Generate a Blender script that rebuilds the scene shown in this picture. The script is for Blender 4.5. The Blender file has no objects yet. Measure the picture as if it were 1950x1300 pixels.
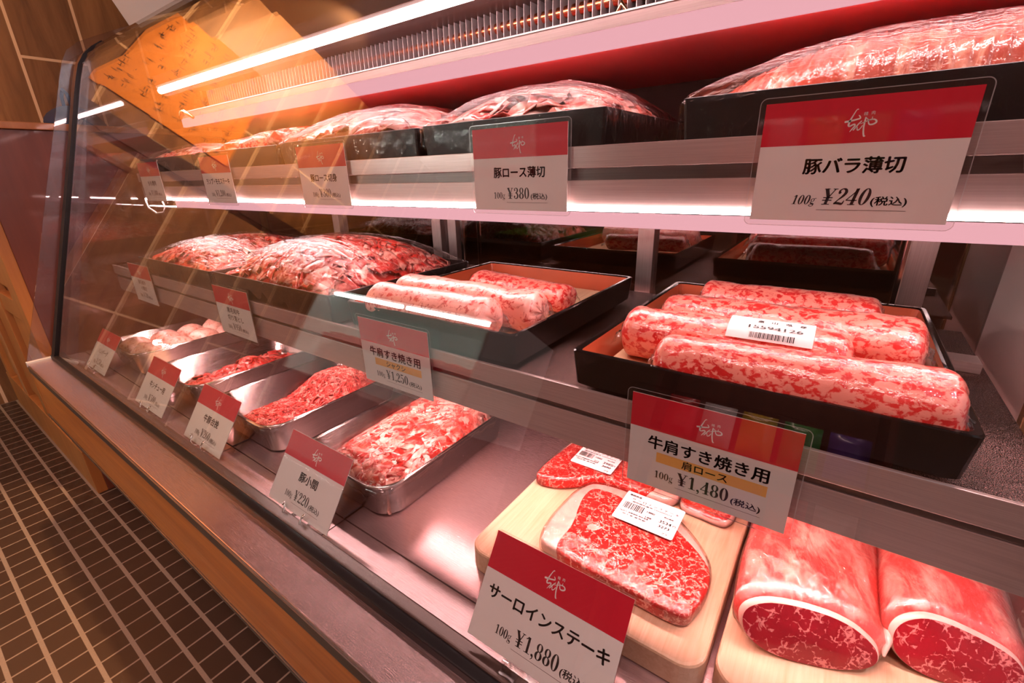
import bpy, bmesh, math, random
import numpy as np
from mathutils import Vector, Matrix, noise as mnoise

# ------------------------------------------------------------------ camera, world, lights, exposure
S = bpy.context.scene
COL = S.collection
PI = math.pi
# the origin is the camera's eye: floor at z = -0.90, X runs along the case, +Y into the case
FLOOR = -0.90
cam_d = bpy.data.cameras.new('camera')
cam_d.lens = 16.006
cam_d.sensor_width = 36.0
cam_d.clip_start = 0.01
cam = bpy.data.objects.new('camera', cam_d)
COL.objects.link(cam)
_ax = np.array([975 + 310.0, 650 - 365.0, -867.0]); _ax /= np.linalg.norm(_ax)
_az = -np.array([1041 - 975.0, 2990 - 650.0, 867.0]); _az /= np.linalg.norm(_az)
_az = _az - _ax * (_ax @ _az); _az /= np.linalg.norm(_az)
_ay = np.cross(_az, _ax)
R = np.array([_ax, _ay, _az])            # rows: world axes in (right, down, forward)
right, up, back = R[:, 0], -R[:, 1], -R[:, 2]
cam.matrix_world = Matrix(((right[0], up[0], back[0], 0), (right[1], up[1], back[1], 0),
                           (right[2], up[2], back[2], 0), (0, 0, 0, 1)))
S.camera = cam

w = bpy.data.worlds.new('world'); S.world = w; w.use_nodes = True
w.node_tree.nodes['Background'].inputs[0].default_value = (1.0, 0.62, 0.38, 1)
w.node_tree.nodes['Background'].inputs[1].default_value = 0.03

S.view_settings.view_transform = 'Standard'
S.view_settings.look = 'None'
S.view_settings.gamma = 1.0
S.view_settings.exposure = 0.0
S.cycles.max_bounces = 9
S.cycles.diffuse_bounces = 3
S.cycles.glossy_bounces = 5
S.cycles.transmission_bounces = 4
S.cycles.transparent_max_bounces = 20
S.cycles.sample_clamp_indirect = 6.0
S.cycles.caustics_reflective = False
S.cycles.caustics_refractive = False

LED = (1.0, 0.51, 0.485)
LEDW = (1.0, 0.665, 0.655)


def spot(name, loc, tgt, energy, color, size_deg, blend=0.4, rad=0.03):
    l = bpy.data.lights.new(name, 'SPOT'); l.energy = energy; l.color = color
    l.spot_size = math.radians(size_deg); l.spot_blend = blend; l.shadow_soft_size = rad
    o = bpy.data.objects.new(name, l); COL.objects.link(o); o.location = loc
    o.rotation_euler = (Vector(tgt) - Vector(loc)).to_track_quat('-Z', 'Y').to_euler()
    return o


WARM = (1.0, 0.60, 0.27)
spot('downlight_wall', (-2.30, -0.45, 1.57), (-2.9, -0.50, 1.25), 400, WARM, 120, 0.9)
spot('downlight_wall', (-2.35, 0.75, 1.56), (-2.9, 0.7, 0.4), 16, WARM, 90, 0.8)
spot('downlight_floor', (-0.95, 0.50, 1.56), (-1.25, -0.28, -0.9), 190, WARM, 40, 0.35)
spot('downlight_front', (-1.1, -0.9, 1.56), (-1.0, 0.10, -0.45), 14, WARM, 34, 0.8)
spot('side_wall_fill', (0.75, 0.25, 1.56), (1.3, 0.45, -0.1), 260, (0.82, 0.9, 1.0), 90, 0.6)  # added cool fill, brightens the right wall behind the end pane


def fill_panel(name, loc, sx, sy, energy, color):
    l = bpy.data.lights.new(name, 'AREA'); l.shape = 'RECTANGLE'; l.size = sx; l.size_y = sy; l.energy = energy; l.color = color
    o = bpy.data.objects.new(name, l); COL.objects.link(o); o.location = loc; return o


fill_panel('front_fill', (-0.25, -0.42, 1.585), 1.1, 0.25, 27, (1.0, 0.58, 0.54))  # added front fill overhead, brightens the cards and case front
fill_panel('front_fill', (0.75, -0.9, 1.585), 0.5, 0.25, 8, (1.0, 0.66, 0.62))  # second added overhead fill, off to the right

# ------------------------------------------------------------------ material helpers


class NT:
    def __init__(s, name):
        s.m = bpy.data.materials.new(name); s.m.use_nodes = True
        s.t = s.m.node_tree; s.t.nodes.clear()
        s.out = s.n('ShaderNodeOutputMaterial')

    def n(s, typ, **kw):
        nd = s.t.nodes.new(typ)
        for k, v in kw.items():
            if k.startswith('_'):
                setattr(nd, k[1:], v)
        return nd

    def l(s, a, b):
        s.t.links.new(a, b)

    def coord(s, which='Object', scale=(1, 1, 1), rot=(0, 0, 0)):
        c = s.n('ShaderNodeTexCoord'); mp = s.n('ShaderNodeMapping')
        mp.inputs['Scale'].default_value = scale; mp.inputs['Rotation'].default_value = rot
        s.l(c.outputs[which], mp.inputs['Vector']); return mp.outputs['Vector']

    def noise(s, vec, scale, detail=4, rough=0.55, dist=0.0):
        nd = s.n('ShaderNodeTexNoise')
        nd.inputs['Scale'].default_value = scale; nd.inputs['Detail'].default_value = detail
        nd.inputs['Roughness'].default_value = rough; nd.inputs['Distortion'].default_value = dist
        s.l(vec, nd.inputs['Vector']); return nd.outputs[0]

    def ramp(s, fac, stops):
        r = s.n('ShaderNodeValToRGB'); el = r.color_ramp.elements
        while len(el) < len(stops): el.new(0.5)
        for e, (p, c) in zip(el, stops):
            e.position = p; e.color = (c[0], c[1], c[2], 1) if not isinstance(c, (int, float)) else (c, c, c, 1)
        s.l(fac, r.inputs[0]); return r.outputs[0]

    def mixc(s, fac, a, b, mode='MIX'):
        m = s.n('ShaderNodeMix'); m.data_type = 'RGBA'; m.blend_type = mode
        for sock, v in ((m.inputs[0], fac), (m.inputs[6], a), (m.inputs[7], b)):
            if hasattr(v, 'is_output'): s.l(v, sock)
            elif isinstance(v, (int, float)): sock.default_value = v
            else: sock.default_value = (*v, 1)
        return m.outputs[2]

    def math(s, op, a, b=0.0):
        m = s.n('ShaderNodeMath'); m.operation = op
        for sock, v in ((m.inputs[0], a), (m.inputs[1], b)):
            if hasattr(v, 'is_output'): s.l(v, sock)
            else: sock.default_value = v
        return m.outputs[0]

    def bump(s, h, strength=0.3, dist=0.001, normal=None):
        b = s.n('ShaderNodeBump'); b.inputs['Strength'].default_value = strength
        b.inputs['Distance'].default_value = dist; s.l(h, b.inputs['Height'])
        if normal is not None: s.l(normal, b.inputs['Normal'])
        return b.outputs[0]

    def prin(s, col=(0.8, 0.8, 0.8), rough=0.5, metal=0.0, coat=0.0, coat_rough=0.05, spec=0.5,
             normal=None, coat_normal=None, sss=0.0, emis=None, emis_str=0.0, trans=0.0):
        p = s.n('ShaderNodeBsdfPrincipled')

        def put(nm, v):
            i = p.inputs[nm]
            if hasattr(v, 'is_output'): s.l(v, i)
            elif isinstance(v, (int, float)): i.default_value = v
            else: i.default_value = (*v, 1)
        put('Base Color', col); put('Roughness', rough); put('Metallic', metal)
        put('Coat Weight', coat); put('Coat Roughness', coat_rough); put('Specular IOR Level', spec)
        if trans: put('Transmission Weight', trans)
        if normal is not None: s.l(normal, p.inputs['Normal'])
        if coat_normal is not None: s.l(coat_normal, p.inputs['Coat Normal'])
        if sss:
            put('Subsurface Weight', sss); p.inputs['Subsurface Radius'].default_value = (0.012, 0.003, 0.002)
            p.inputs['Subsurface Scale'].default_value = 0.6
        if emis: put('Emission Color', emis); put('Emission Strength', emis_str)
        s.l(p.outputs[0], s.out.inputs[0]); return p


def plain(name, col, rough=0.5, metal=0.0, coat=0.0, bump=0.0, bscale=200, spec=0.5):
    t = NT(name); v = t.coord(); nn = None
    if bump: nn = t.bump(t.noise(v, bscale, 3), bump, 0.0005)
    t.prin(col, rough, metal, coat, normal=nn, spec=spec); return t.m


def emit(name, col, strength):
    t = NT(name); e = t.n('ShaderNodeEmission'); e.inputs[0].default_value = (*col, 1)
    e.inputs[1].default_value = strength; t.l(e.outputs[0], t.out.inputs[0]); return t.m


def clear(name, k=0.05, tint=(1, 1, 1), rough=0.0, bump=None, power=5.0, haze=0.0, hazecol=(1, 1, 1)):
    """clear sheet: passes light straight through, mirrors by Schlick on either side"""
    t = NT(name)
    lw = t.n('ShaderNodeLayerWeight'); lw.inputs[0].default_value = 0.5
    tr = t.n('ShaderNodeBsdfTransparent'); tr.inputs[0].default_value = (*tint, 1)
    gl = t.n('ShaderNodeBsdfGlossy'); gl.inputs['Roughness'].default_value = rough
    if bump:
        v = t.coord('Object', bump[1]); h = t.noise(v, bump[0], bump[3] if len(bump) > 3 else 4, 0.6, 0.6)
        nn = t.bump(h, 1.0, bump[2]); t.l(nn, gl.inputs['Normal'])
    f = t.math('POWER', lw.outputs['Facing'], power)
    f = t.math('MULTIPLY', f, 1.0 - k); f = t.math('ADD', f, k)
    base = tr.outputs[0]
    if haze:
        df = t.n('ShaderNodeBsdfDiffuse'); df.inputs[0].default_value = (*hazecol, 1)
        m0 = t.n('ShaderNodeMixShader'); m0.inputs[0].default_value = haze
        t.l(tr.outputs[0], m0.inputs[1]); t.l(df.outputs[0], m0.inputs[2]); base = m0.outputs[0]
    mx = t.n('ShaderNodeMixShader'); t.l(f, mx.inputs[0]); t.l(base, mx.inputs[1]); t.l(gl.outputs[0], mx.inputs[2])
    t.l(mx.outputs[0], t.out.inputs[0]); return t.m


def brushed(name, col=(0.62, 0.6, 0.58), rough=0.28, axis=0, amt=0.25, grain=12, metal=1.0):
    t = NT(name); sc = [900, 900, 900]; sc[axis] = grain
    v = t.coord('Object', tuple(sc)); h = t.noise(v, 1.0, 3, 0.6)
    v2 = t.coord(); sm = t.noise(v2, 14, 4)
    c = t.mixc(t.ramp(h, [(0.35, 0.0), (0.65, 1.0)]), tuple(x * 0.86 for x in col), col)
    r = t.math('ADD', t.math('MULTIPLY', sm, 0.05), rough - 0.025)
    t.prin(c, r, metal, normal=t.bump(h, amt, 0.0004)); return t.m


def wood(name, c1, c2, scale=30, axis=0, rough=0.4, ring=6.0, coat=0.2):
    t = NT(name); sc = [1, 1, 1]; sc[axis] = 0.06
    v = t.coord('Object', tuple(sc)); n1 = t.noise(v, scale, 6, 0.6, 0.8)
    n2 = t.noise(v, scale * ring, 3, 0.5)
    f = t.math('ADD', t.math('MULTIPLY', n1, 0.7), t.math('MULTIPLY', n2, 0.3))
    c = t.ramp(f, [(0.32, c2), (0.62, c1)])
    t.prin(c, rough, 0, coat, normal=t.bump(n2, 0.12, 0.0004)); return t.m


def meat(name, lean, fat, scale=70, thr=0.5, width=0.06, dist=1.2, detail=6, stretch=(1, 1, 1), streak=(8, 90, 90),
         coat=1.0, streak_amt=0.0016, rough=0.35, rot=(0, 0, 0), lean2=None, vor=0.0, fine=0.0006):
    """marbled flesh under a tight glossy film"""
    t = NT(name); v = t.coord('Object', stretch, rot)
    n = t.noise(v, scale, detail, 0.62, dist)
    if vor:
        vo = t.n('ShaderNodeTexVoronoi'); vo.feature = 'DISTANCE_TO_EDGE'; vo.inputs['Scale'].default_value = vor
        wv = t.n('ShaderNodeVectorMath'); wv.operation = 'ADD'
        nz = t.n('ShaderNodeTexNoise'); nz.inputs['Scale'].default_value = vor * 1.4; nz.inputs['Detail'].default_value = 3
        t.l(v, nz.inputs['Vector']); ms = t.n('ShaderNodeVectorMath'); ms.operation = 'SCALE'; ms.inputs['Scale'].default_value = 1.1 / vor
        t.l(nz.outputs['Color'], ms.inputs[0]); t.l(v, wv.inputs[0]); t.l(ms.outputs[0], wv.inputs[1]); t.l(wv.outputs[0], vo.inputs['Vector'])
        e = t.ramp(vo.outputs['Distance'], [(0.0, 1.0), (0.10, 0.0)])
        n = t.math('ADD', t.math('MULTIPLY', n, 0.82), t.math('MULTIPLY', e, 0.14))
    f = t.ramp(n, [(thr - width, 0.0), (thr + width, 1.0)])
    big = t.noise(v, scale * 0.18, 3, 0.5)
    l2 = lean2 or tuple(x * 0.62 for x in lean)
    lc = t.mixc(t.ramp(big, [(0.35, 0.0), (0.65, 1.0)]), lean, l2)
    c = t.mixc(f, lc, fat)
    vs = t.coord('Object', streak); st = t.noise(vs, 1.0, 3, 0.6, 0.5)
    fn = t.bump(n, 0.5, fine)
    cn = t.bump(t.noise(t.coord('Object'), 55, 4, 0.6, 0.6), 0.8, streak_amt * 1.6, t.bump(st, 0.9, streak_amt))
    t.prin(c, rough, 0, coat, 0.07, normal=fn, coat_normal=cn, spec=0.3); return t.m


# ------------------------------------------------------------------ materials
M = {}
M['steel'] = brushed('brushed_steel', (0.72, 0.56, 0.53), 0.25, amt=0.05, metal=0.62)  # pinkish base carries the case's pink reflections in its colour
M['steel_deck'] = brushed('deck_steel', (0.74, 0.52, 0.52), 0.22, amt=0.35, grain=70, metal=0.72)  # pink tint paints reflected interior light into the deck colour
M['steel_sill'] = brushed('sill_steel', (0.74, 0.54, 0.52), 0.26, amt=0.5, grain=70, metal=0.93)  # sill colour holds the same painted pink reflection
M['steel_dark'] = brushed('dark_brushed_steel', (0.24, 0.20, 0.19), 0.33, amt=0.05)
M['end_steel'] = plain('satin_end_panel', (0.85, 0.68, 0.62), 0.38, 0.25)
M['steel_post'] = brushed('post_steel', (0.50, 0.40, 0.38), 0.35, axis=2, amt=0.05)
M['chrome'] = plain('chrome', (0.85, 0.82, 0.78), 0.12, 1.0)
M['tray_steel'] = brushed('tray_steel', (0.80, 0.77, 0.74), 0.22, axis=1, amt=0.05)
M['grey_alu'] = brushed('grey_aluminium', (0.20, 0.175, 0.16), 0.42)
M['rubber'] = plain('black_rubber', (0.006, 0.004, 0.004), 0.45, spec=0.25)
M['seal_brown'] = plain('smoked_channel', (0.085, 0.05, 0.04), 0.22, 0.3)
M['white_enamel'] = plain('white_enamel', (0.78, 0.70, 0.68), 0.38)
M['canopy_under'] = plain('red_canopy_underside', (0.70, 0.13, 0.15), 0.34)
M['near_black'] = plain('dark_brown_frame', (0.018, 0.008, 0.006), 0.7, spec=0.1)
M['dark_frame'] = plain('dark_frame', (0.055, 0.025, 0.018), 0.4)
M['glass'] = clear('case_glass', 0.055, (0.985, 0.99, 0.985))
M['end_glass'] = clear('end_glass', 0.085, (0.9, 0.87, 0.86))
M['rear_glass'] = clear('smoked_rear_glass', 0.30, (0.42, 0.33, 0.27), power=4)
M['film'] = clear('cling_film', 0.025, (1, 1, 1), 0.05, (1.0, (22, 160, 22), 0.0035), power=4)
M['film_taut'] = clear('taut_cling_film', 0.11, (1, 1, 1), 0.04, (1.0, (14, 8, 14), 0.0022), power=4)
M['film_crinkle'] = clear('crinkled_film', 0.15, (1, 1, 1), 0.05, (1.0, (170, 60, 60), 0.0030, 5), power=4)
M['laminate'] = clear('laminate_film', 0.045, (0.985, 0.975, 0.97), 0.03, (60, (1, 1, 1), 0.00002))
M['sleeve_edge'] = clear('sleeve_edge', 0.15, (0.9, 0.85, 0.85), 0.15, haze=0.35, hazecol=(0.8, 0.75, 0.75))
M['clear_plastic'] = clear('clear_plastic', 0.14, (0.9, 0.86, 0.84), 0.08)
M['card'] = plain('card_paper', (0.80, 0.755, 0.72), 0.55)
M['card_red'] = plain('card_red_print', (0.60, 0.008, 0.030), 0.45)
M['card_orange'] = plain('card_orange_print', (0.86, 0.46, 0.12), 0.5)
M['ink'] = plain('black_ink', (0.020, 0.012, 0.010), 0.5)
M['ink_thin'] = plain('brown_ink', (0.10, 0.03, 0.025), 0.5)
M['label_white'] = plain('thermal_label', (0.92, 0.88, 0.88), 0.5)
M['led_tube'] = emit('led_tube_glow', LEDW, 46)
M['led_row'] = emit('led_row_glow', LEDW, 34)
M['canopy_fill'] = emit('canopy_fill_glow', LED, 75)
M['led_white'] = emit('led_strip_glow', LEDW, 60)
M['led_dots'] = emit('led_chip_glow', LED, 250)
M['diffuser'] = emit('led_diffuser_glow', (1.0, 0.48, 0.54), 0.97)
M['led_shop'] = emit('shop_tube_glow', (0.95, 1.0, 0.95), 60)
M['black_lacquer'] = plain('black_lacquer', (0.004, 0.003, 0.003), 0.10, spec=0.4)
M['red_lacquer'] = plain('red_brown_lacquer', (0.52, 0.10, 0.040), 0.3, coat=0.3)
M['black_card'] = plain('black_tray_plastic', (0.012, 0.008, 0.007), 0.28, bump=0.1)
M['slat'] = wood('tray_slat_wood', (0.86, 0.60, 0.36), (0.66, 0.40, 0.20), 22, 1, 0.5)
M['board'] = wood('pine_board', (0.80, 0.53, 0.35), (0.68, 0.39, 0.23), 150, 1, 0.45, ring=3, coat=0.3)
M['rail_wood'] = wood('rail_wood', (0.66, 0.22, 0.040), (0.40, 0.11, 0.018), 26, 0, 0.35)
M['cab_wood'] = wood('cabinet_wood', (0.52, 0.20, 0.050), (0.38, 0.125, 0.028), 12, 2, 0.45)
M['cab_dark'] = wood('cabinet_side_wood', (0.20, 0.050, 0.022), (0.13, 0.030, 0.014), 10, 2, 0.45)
M['marble_roll'] = meat('marbled_roll', (0.66, 0.014, 0.016), (0.97, 0.30, 0.235), 180, 0.480, 0.040, 0.4, stretch=(0.75, 1, 1), lean2=(0.80, 0.035, 0.03), detail=4, streak=(26, 110, 110), streak_amt=0.0012)
M['pink_roll'] = meat('pink_roll', (0.74, 0.06, 0.05), (0.97, 0.42, 0.35), 140, 0.43, 0.05, 0.6, streak=(30, 140, 140), streak_amt=0.0012)
M['steak_lean'] = meat('marbled_steak', (0.80, 0.030, 0.026), (0.95, 0.36, 0.29), 210, 0.51, 0.05, 1.0, vor=85, streak=(120, 45, 45), streak_amt=0.0012)
M['steak_fat'] = meat('steak_fat', (0.88, 0.44, 0.37), (0.94, 0.58, 0.50), 30, 0.5, 0.2, streak=(110, 40, 40), streak_amt=0.0012)
M['roast_face'] = meat('roast_cut_face', (0.42, 0.012, 0.026), (0.85, 0.26, 0.25), 120, 0.530, 0.04, 1.0, vor=95, streak=(30, 30, 30), streak_amt=0.0002)
M['roast_skin'] = meat('roast_skin', (0.82, 0.085, 0.070), (0.96, 0.33, 0.27), 60, 0.54, 0.10, 0.5, stretch=(1, 0.5, 1), lean2=(0.74, 0.04, 0.04), streak=(16, 170, 90), streak_amt=0.0022)
M['slice_red'] = meat('sliced_beef', (0.72, 0.035, 0.025), (0.90, 0.38, 0.30), 38, 0.55, 0.07, 1.5, coat=0.6, streak=(30, 30, 30), streak_amt=0.0005)
M['slice_pink'] = meat('sliced_pork', (0.80, 0.11, 0.08), (0.95, 0.50, 0.42), 34, 0.50, 0.07, 1.5, coat=0.6, streak=(30, 30, 30), streak_amt=0.0005)
M['slice_fat'] = meat('pork_fat', (0.90, 0.58, 0.50), (0.95, 0.72, 0.66), 40, 0.5, 0.1, coat=0.5, streak=(30, 30, 30), streak_amt=0.0005)
M['mince'] = meat('minced_meat', (0.74, 0.045, 0.035), (0.92, 0.34, 0.27), 90, 0.56, 0.06, 0.8, coat=0.5, streak=(60, 60, 60), streak_amt=0.0006)
M['patty'] = meat('hamburger_mix', (0.70, 0.26, 0.19), (0.88, 0.52, 0.42), 130, 0.45, 0.06, 0.5, coat=0.7, streak=(90, 90, 90), streak_amt=0.001)
M['belly'] = meat('pork_belly_slices', (0.74, 0.085, 0.035), (0.88, 0.36, 0.24), 24, 0.56, 0.07, 0.9, stretch=(2.6, 0.7, 0.7), streak=(22, 60, 60), streak_amt=0.0014)
M['fin'] = plain('aluminium_fin', (0.42, 0.36, 0.36), 0.4, 0.5)
M['copper'] = plain('copper_pipe', (0.72, 0.22, 0.10), 0.25, 1.0)
M['gold_metal'] = plain('brass_clip', (0.75, 0.58, 0.32), 0.25, 1.0)


def _coil():
    t = NT('coil_backing'); v = t.coord('Object'); n = t.noise(v, 110, 4, 0.7, 1.0)
    c = t.ramp(n, [(0.42, (0.040, 0.014, 0.022)), (0.60, (0.11, 0.045, 0.06)), (0.66, (0.5, 0.3, 0.32))])  # brightest stop paints out-of-focus glints into the coil colour
    t.prin(c, 0.45, 0.2, normal=t.bump(n, 0.8, 0.004)); return t.m


M['coil'] = _coil()


def _embossed():
    t = NT('embossed_shelf_steel'); v = t.coord('Object')
    vo = t.n('ShaderNodeTexVoronoi'); vo.inputs['Scale'].default_value = 900; t.l(v, vo.inputs['Vector'])
    n = t.noise(v, 260, 3)
    h = t.math('ADD', vo.outputs['Distance'], n)
    t.prin((0.19, 0.115, 0.105), 0.24, 1.0, normal=t.bump(h, 0.55, 0.0016)); return t.m  # reddish base paints the case's pink reflections into the shelf colour


M['embossed'] = _embossed()


def _floor():
    t = NT('small_floor_tiles'); c = t.n('ShaderNodeTexCoord')
    br = t.n('ShaderNodeTexBrick'); br.offset = 0.0; br.squash = 1.0
    br.inputs['Scale'].default_value = 1.0; br.inputs['Mortar Size'].default_value = 0.0021
    br.inputs['Mortar Smooth'].default_value = 0.15; br.inputs['Bias'].default_value = 0.0
    br.inputs['Brick Width'].default_value = 0.0556; br.inputs['Row Height'].default_value = 0.0278
    br.inputs['Color1'].default_value = (0.036, 0.017, 0.011, 1); br.inputs['Color2'].default_value = (0.048, 0.023, 0.014, 1)
    br.inputs['Mortar'].default_value = (0.34, 0.245, 0.185, 1)
    mp = t.n('ShaderNodeMapping'); mp.inputs['Location'].default_value = (0.0025, 0.017, 0); mp.inputs['Scale'].default_value = (1, 0.5, 1)
    t.l(c.outputs['Object'], mp.inputs[0]); t.l(mp.outputs[0], br.inputs['Vector'])
    n = t.noise(t.coord('Object'), 300, 3)
    col = t.mixc(t.math('MULTIPLY', n, 0.35), br.outputs['Color'], (0.03, 0.018, 0.013))
    t.prin(col, 0.42, 0, normal=t.bump(br.outputs['Fac'], -0.35, 0.002, t.bump(n, 0.1, 0.001))); return t.m


M['floor'] = _floor()


def _plankwall():
    # rows along y (0.222 m wide planks standing upright), joints along z
    t = NT('plank_wall'); c = t.n('ShaderNodeTexCoord'); sp = t.n('ShaderNodeSeparateXYZ'); cb = t.n('ShaderNodeCombineXYZ')
    t.l(c.outputs['Object'], sp.inputs[0])
    t.l(t.math('ADD', sp.outputs[2], 0.30), cb.inputs[0]); t.l(t.math('ADD', sp.outputs[1], 0.065), cb.inputs[1])
    br = t.n('ShaderNodeTexBrick'); br.offset = 0.33; br.offset_frequency = 3
    br.inputs['Scale'].default_value = 1.0; br.inputs['Mortar Size'].default_value = 0.0055
    br.inputs['Mortar Smooth'].default_value = 0.1
    br.inputs['Brick Width'].default_value = 1.2; br.inputs['Row Height'].default_value = 0.222
    br.inputs['Color1'].default_value = (0, 0, 0, 1); br.inputs['Color2'].default_value = (1, 1, 1, 1)
    t.l(cb.outputs[0], br.inputs['Vector'])
    v = t.coord('Object', (1, 1, 0.12)); n = t.noise(v, 11, 6, 0.65, 1.2)
    g = t.ramp(n, [(0.3, (0.115, 0.042, 0.014)), (0.52, (0.25, 0.105, 0.036)), (0.7, (0.36, 0.16, 0.06))])
    g2 = t.mixc(0.25, g, t.mixc(br.outputs['Color'], (0.12, 0.05, 0.02), (0.34, 0.16, 0.06)))
    col = t.mixc(br.outputs['Fac'], g2, (0.80, 0.52, 0.33))
    t.prin(col, 0.5, 0); return t.m


M['plank'] = _plankwall()
M['plaster'] = plain('brown_wall_paint', (0.16, 0.075, 0.035), 0.7)
M['ceiling'] = plain('dark_ceiling_paint', (0.10, 0.055, 0.035), 0.7)
M['pale_wall'] = plain('pale_panel', (0.62, 0.56, 0.58), 0.5)
M['poster'] = plain('orange_poster_paper', (0.72, 0.22, 0.02), 0.6)
M['mint'] = plain('mint_white_enamel', (0.80, 0.86, 0.80), 0.4)
M['green'] = plain('green_plastic', (0.10, 0.55, 0.03), 0.4)
M['white_plastic'] = plain('white_plastic', (0.8, 0.78, 0.74), 0.4)
M['blue_cloth'] = plain('dark_blue_fabric', (0.02, 0.04, 0.10), 0.7)
M['dark_skirting'] = plain('dark_rail_paint', (0.06, 0.025, 0.018), 0.4)

# ------------------------------------------------------------------ object helpers


def link(name, me, mat=None, parent=None, smooth=False):
    if mat is not None:
        for m_ in (mat if isinstance(mat, (list, tuple)) else [mat]):
            me.materials.append(m_)
    if smooth:
        me.polygons.foreach_set('use_smooth', [True] * len(me.polygons))
    o = bpy.data.objects.new(name, me); COL.objects.link(o)
    if parent is not None: o.parent = parent
    return o


def empty(name, loc, label, cat, group=None, rot=(0, 0, 0)):
    o = bpy.data.objects.new(name, None); COL.objects.link(o); o.location = loc; o.rotation_euler = rot
    o.empty_display_size = 0.02
    o['label'] = label; o['category'] = cat
    if group: o['group'] = group
    return o


def tag(o, label, cat, group=None, kind=None):
    o['label'] = label; o['category'] = cat
    if group: o['group'] = group
    if kind: o['kind'] = kind
    return o


def mesh(name, vs, fs, mats=None):
    me = bpy.data.meshes.new(name); me.from_pydata([tuple(v) for v in vs], [], fs)
    if mats: me.polygons.foreach_set('material_index', mats)
    me.update(); return me


class G:
    """geometry collector"""

    def __init__(s): s.v = []; s.f = []; s.mi = []

    def add(s, vs, fs, mi=0):
        o = len(s.v); s.v += [tuple(v) for v in vs]; s.f += [tuple(i + o for i in f) for f in fs]; s.mi += [mi] * len(fs); return s

    def box(s, x0, x1, y0, y1, z0, z1, mi=0, bev=0.0):
        if bev <= 0:
            vs = [(x, y, z) for z in (z0, z1) for y in (y0, y1) for x in (x0, x1)]
            s.add(vs, [(0, 2, 3, 1), (4, 5, 7, 6), (0, 1, 5, 4), (1, 3, 7, 5), (3, 2, 6, 7), (2, 0, 4, 6)], mi); return s
        b = bmesh.new(); bmesh.ops.create_cube(b, size=1.0)
        for v in b.verts:
            v.co = Vector(((x0 + x1) / 2 + v.co.x * (x1 - x0), (y0 + y1) / 2 + v.co.y * (y1 - y0), (z0 + z1) / 2 + v.co.z * (z1 - z0)))
        bmesh.ops.bevel(b, geom=b.edges[:], offset=bev, segments=2, affect='EDGES', profile=0.6)
        b.verts.index_update()
        s.add([v.co[:] for v in b.verts], [tuple(v.index for v in f.verts) for f in b.faces], mi); b.free(); return s

    def grid(s, pts, nu, nv, mi=0, closed_u=False):
        fs = []
        for i in range(nu - (0 if closed_u else 1)):
            for j in range(nv - 1):
                a = i * nv + j; b_ = ((i + 1) % nu) * nv + j
                fs.append((a, b_, b_ + 1, a + 1))
        s.add(pts, fs, mi); return s

    def tube(s, pts, r, n=8, mi=0, cap=True):
        pts = [Vector(p) for p in pts]; rs = r if isinstance(r, (list, tuple)) else [r] * len(pts)
        ring = []; up_ = Vector((0.13, 0.21, 1)).normalized()
        for i, p in enumerate(pts):
            d = (pts[min(i + 1, len(pts) - 1)] - pts[max(i - 1, 0)]).normalized()
            a = d.cross(up_)
            if a.length < 1e-3: a = d.cross(Vector((1, 0, 0)))
            a.normalize(); b = d.cross(a)
            ring.append([p + rs[i] * (math.cos(t) * a + math.sin(t) * b) for t in [2 * PI * k / n for k in range(n)]])
        vs = [q for rg in ring for q in rg]; fs = []
        for i in range(len(pts) - 1):
            for k in range(n):
                fs.append((i * n + k, i * n + (k + 1) % n, (i + 1) * n + (k + 1) % n, (i + 1) * n + k))
        if cap:
            fs.append(tuple(range(n - 1, -1, -1))); fs.append(tuple((len(pts) - 1) * n + k for k in range(n)))
        s.add(vs, fs, mi); return s

    def loops(s, loops, mi=0, cap0=True, cap1=True):
        n = len(loops[0]); vs = [p for lp in loops for p in lp]; fs = []
        for i in range(len(loops) - 1):
            for k in range(n):
                fs.append((i * n + k, i * n + (k + 1) % n, (i + 1) * n + (k + 1) % n, (i + 1) * n + k))
        if cap0: fs.append(tuple(range(n - 1, -1, -1)))
        if cap1: fs.append(tuple((len(loops) - 1) * n + k for k in range(n)))
        s.add(vs, fs, mi); return s

    def obj(s, name, mat, parent=None, smooth=False):
        return link(name, mesh(name, s.v, s.f, s.mi), mat, parent, smooth)


def part(name, mat, parent, *box, bev=0.0, smooth=False):
    return G().box(*box, bev=bev).obj(name, mat, parent, smooth)


def rrect(x0, x1, y0, y1, r, z, n=6):
    pts = []
    for cx, cy, a0 in ((x1 - r, y1 - r, 0), (x0 + r, y1 - r, PI / 2), (x0 + r, y0 + r, PI), (x1 - r, y0 + r, 1.5 * PI)):
        for k in range(n + 1):
            a = a0 + PI / 2 * k / n; pts.append((cx + r * math.cos(a), cy + r * math.sin(a), z))
    return pts


def structure(o):
    o['kind'] = 'structure'; return o


# ------------------------------------------------------------------ the room
def room():
    structure(part('floor', M['floor'], None, -2.9, 1.3, -2.4, 2.0, FLOOR - 0.05, FLOOR))
    structure(part('wall_left', M['plank'], None, -2.98, -2.9, -2.4, 2.0, FLOOR, 1.6))
    structure(part('wall_back', M['plaster'], None, -2.9, 1.3, 2.0, 2.08, FLOOR, 1.6))
    structure(part('wall_front', M['plaster'], None, -2.9, 1.3, -2.48, -2.4, FLOOR, 1.6))
    structure(part('wall_right', M['pale_wall'], None, 1.3, 1.38, -2.4, 2.0, FLOOR, 1.6))
    structure(part('ceiling', M['ceiling'], None, -2.9, 1.3, -2.4, 2.0, 1.6, 1.66))
    structure(part('trim_1', M['dark_skirting'], None, -2.9, -2.885, -1.7, 0.30, 0.47, 0.565, bev=0.003))


room()


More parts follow.
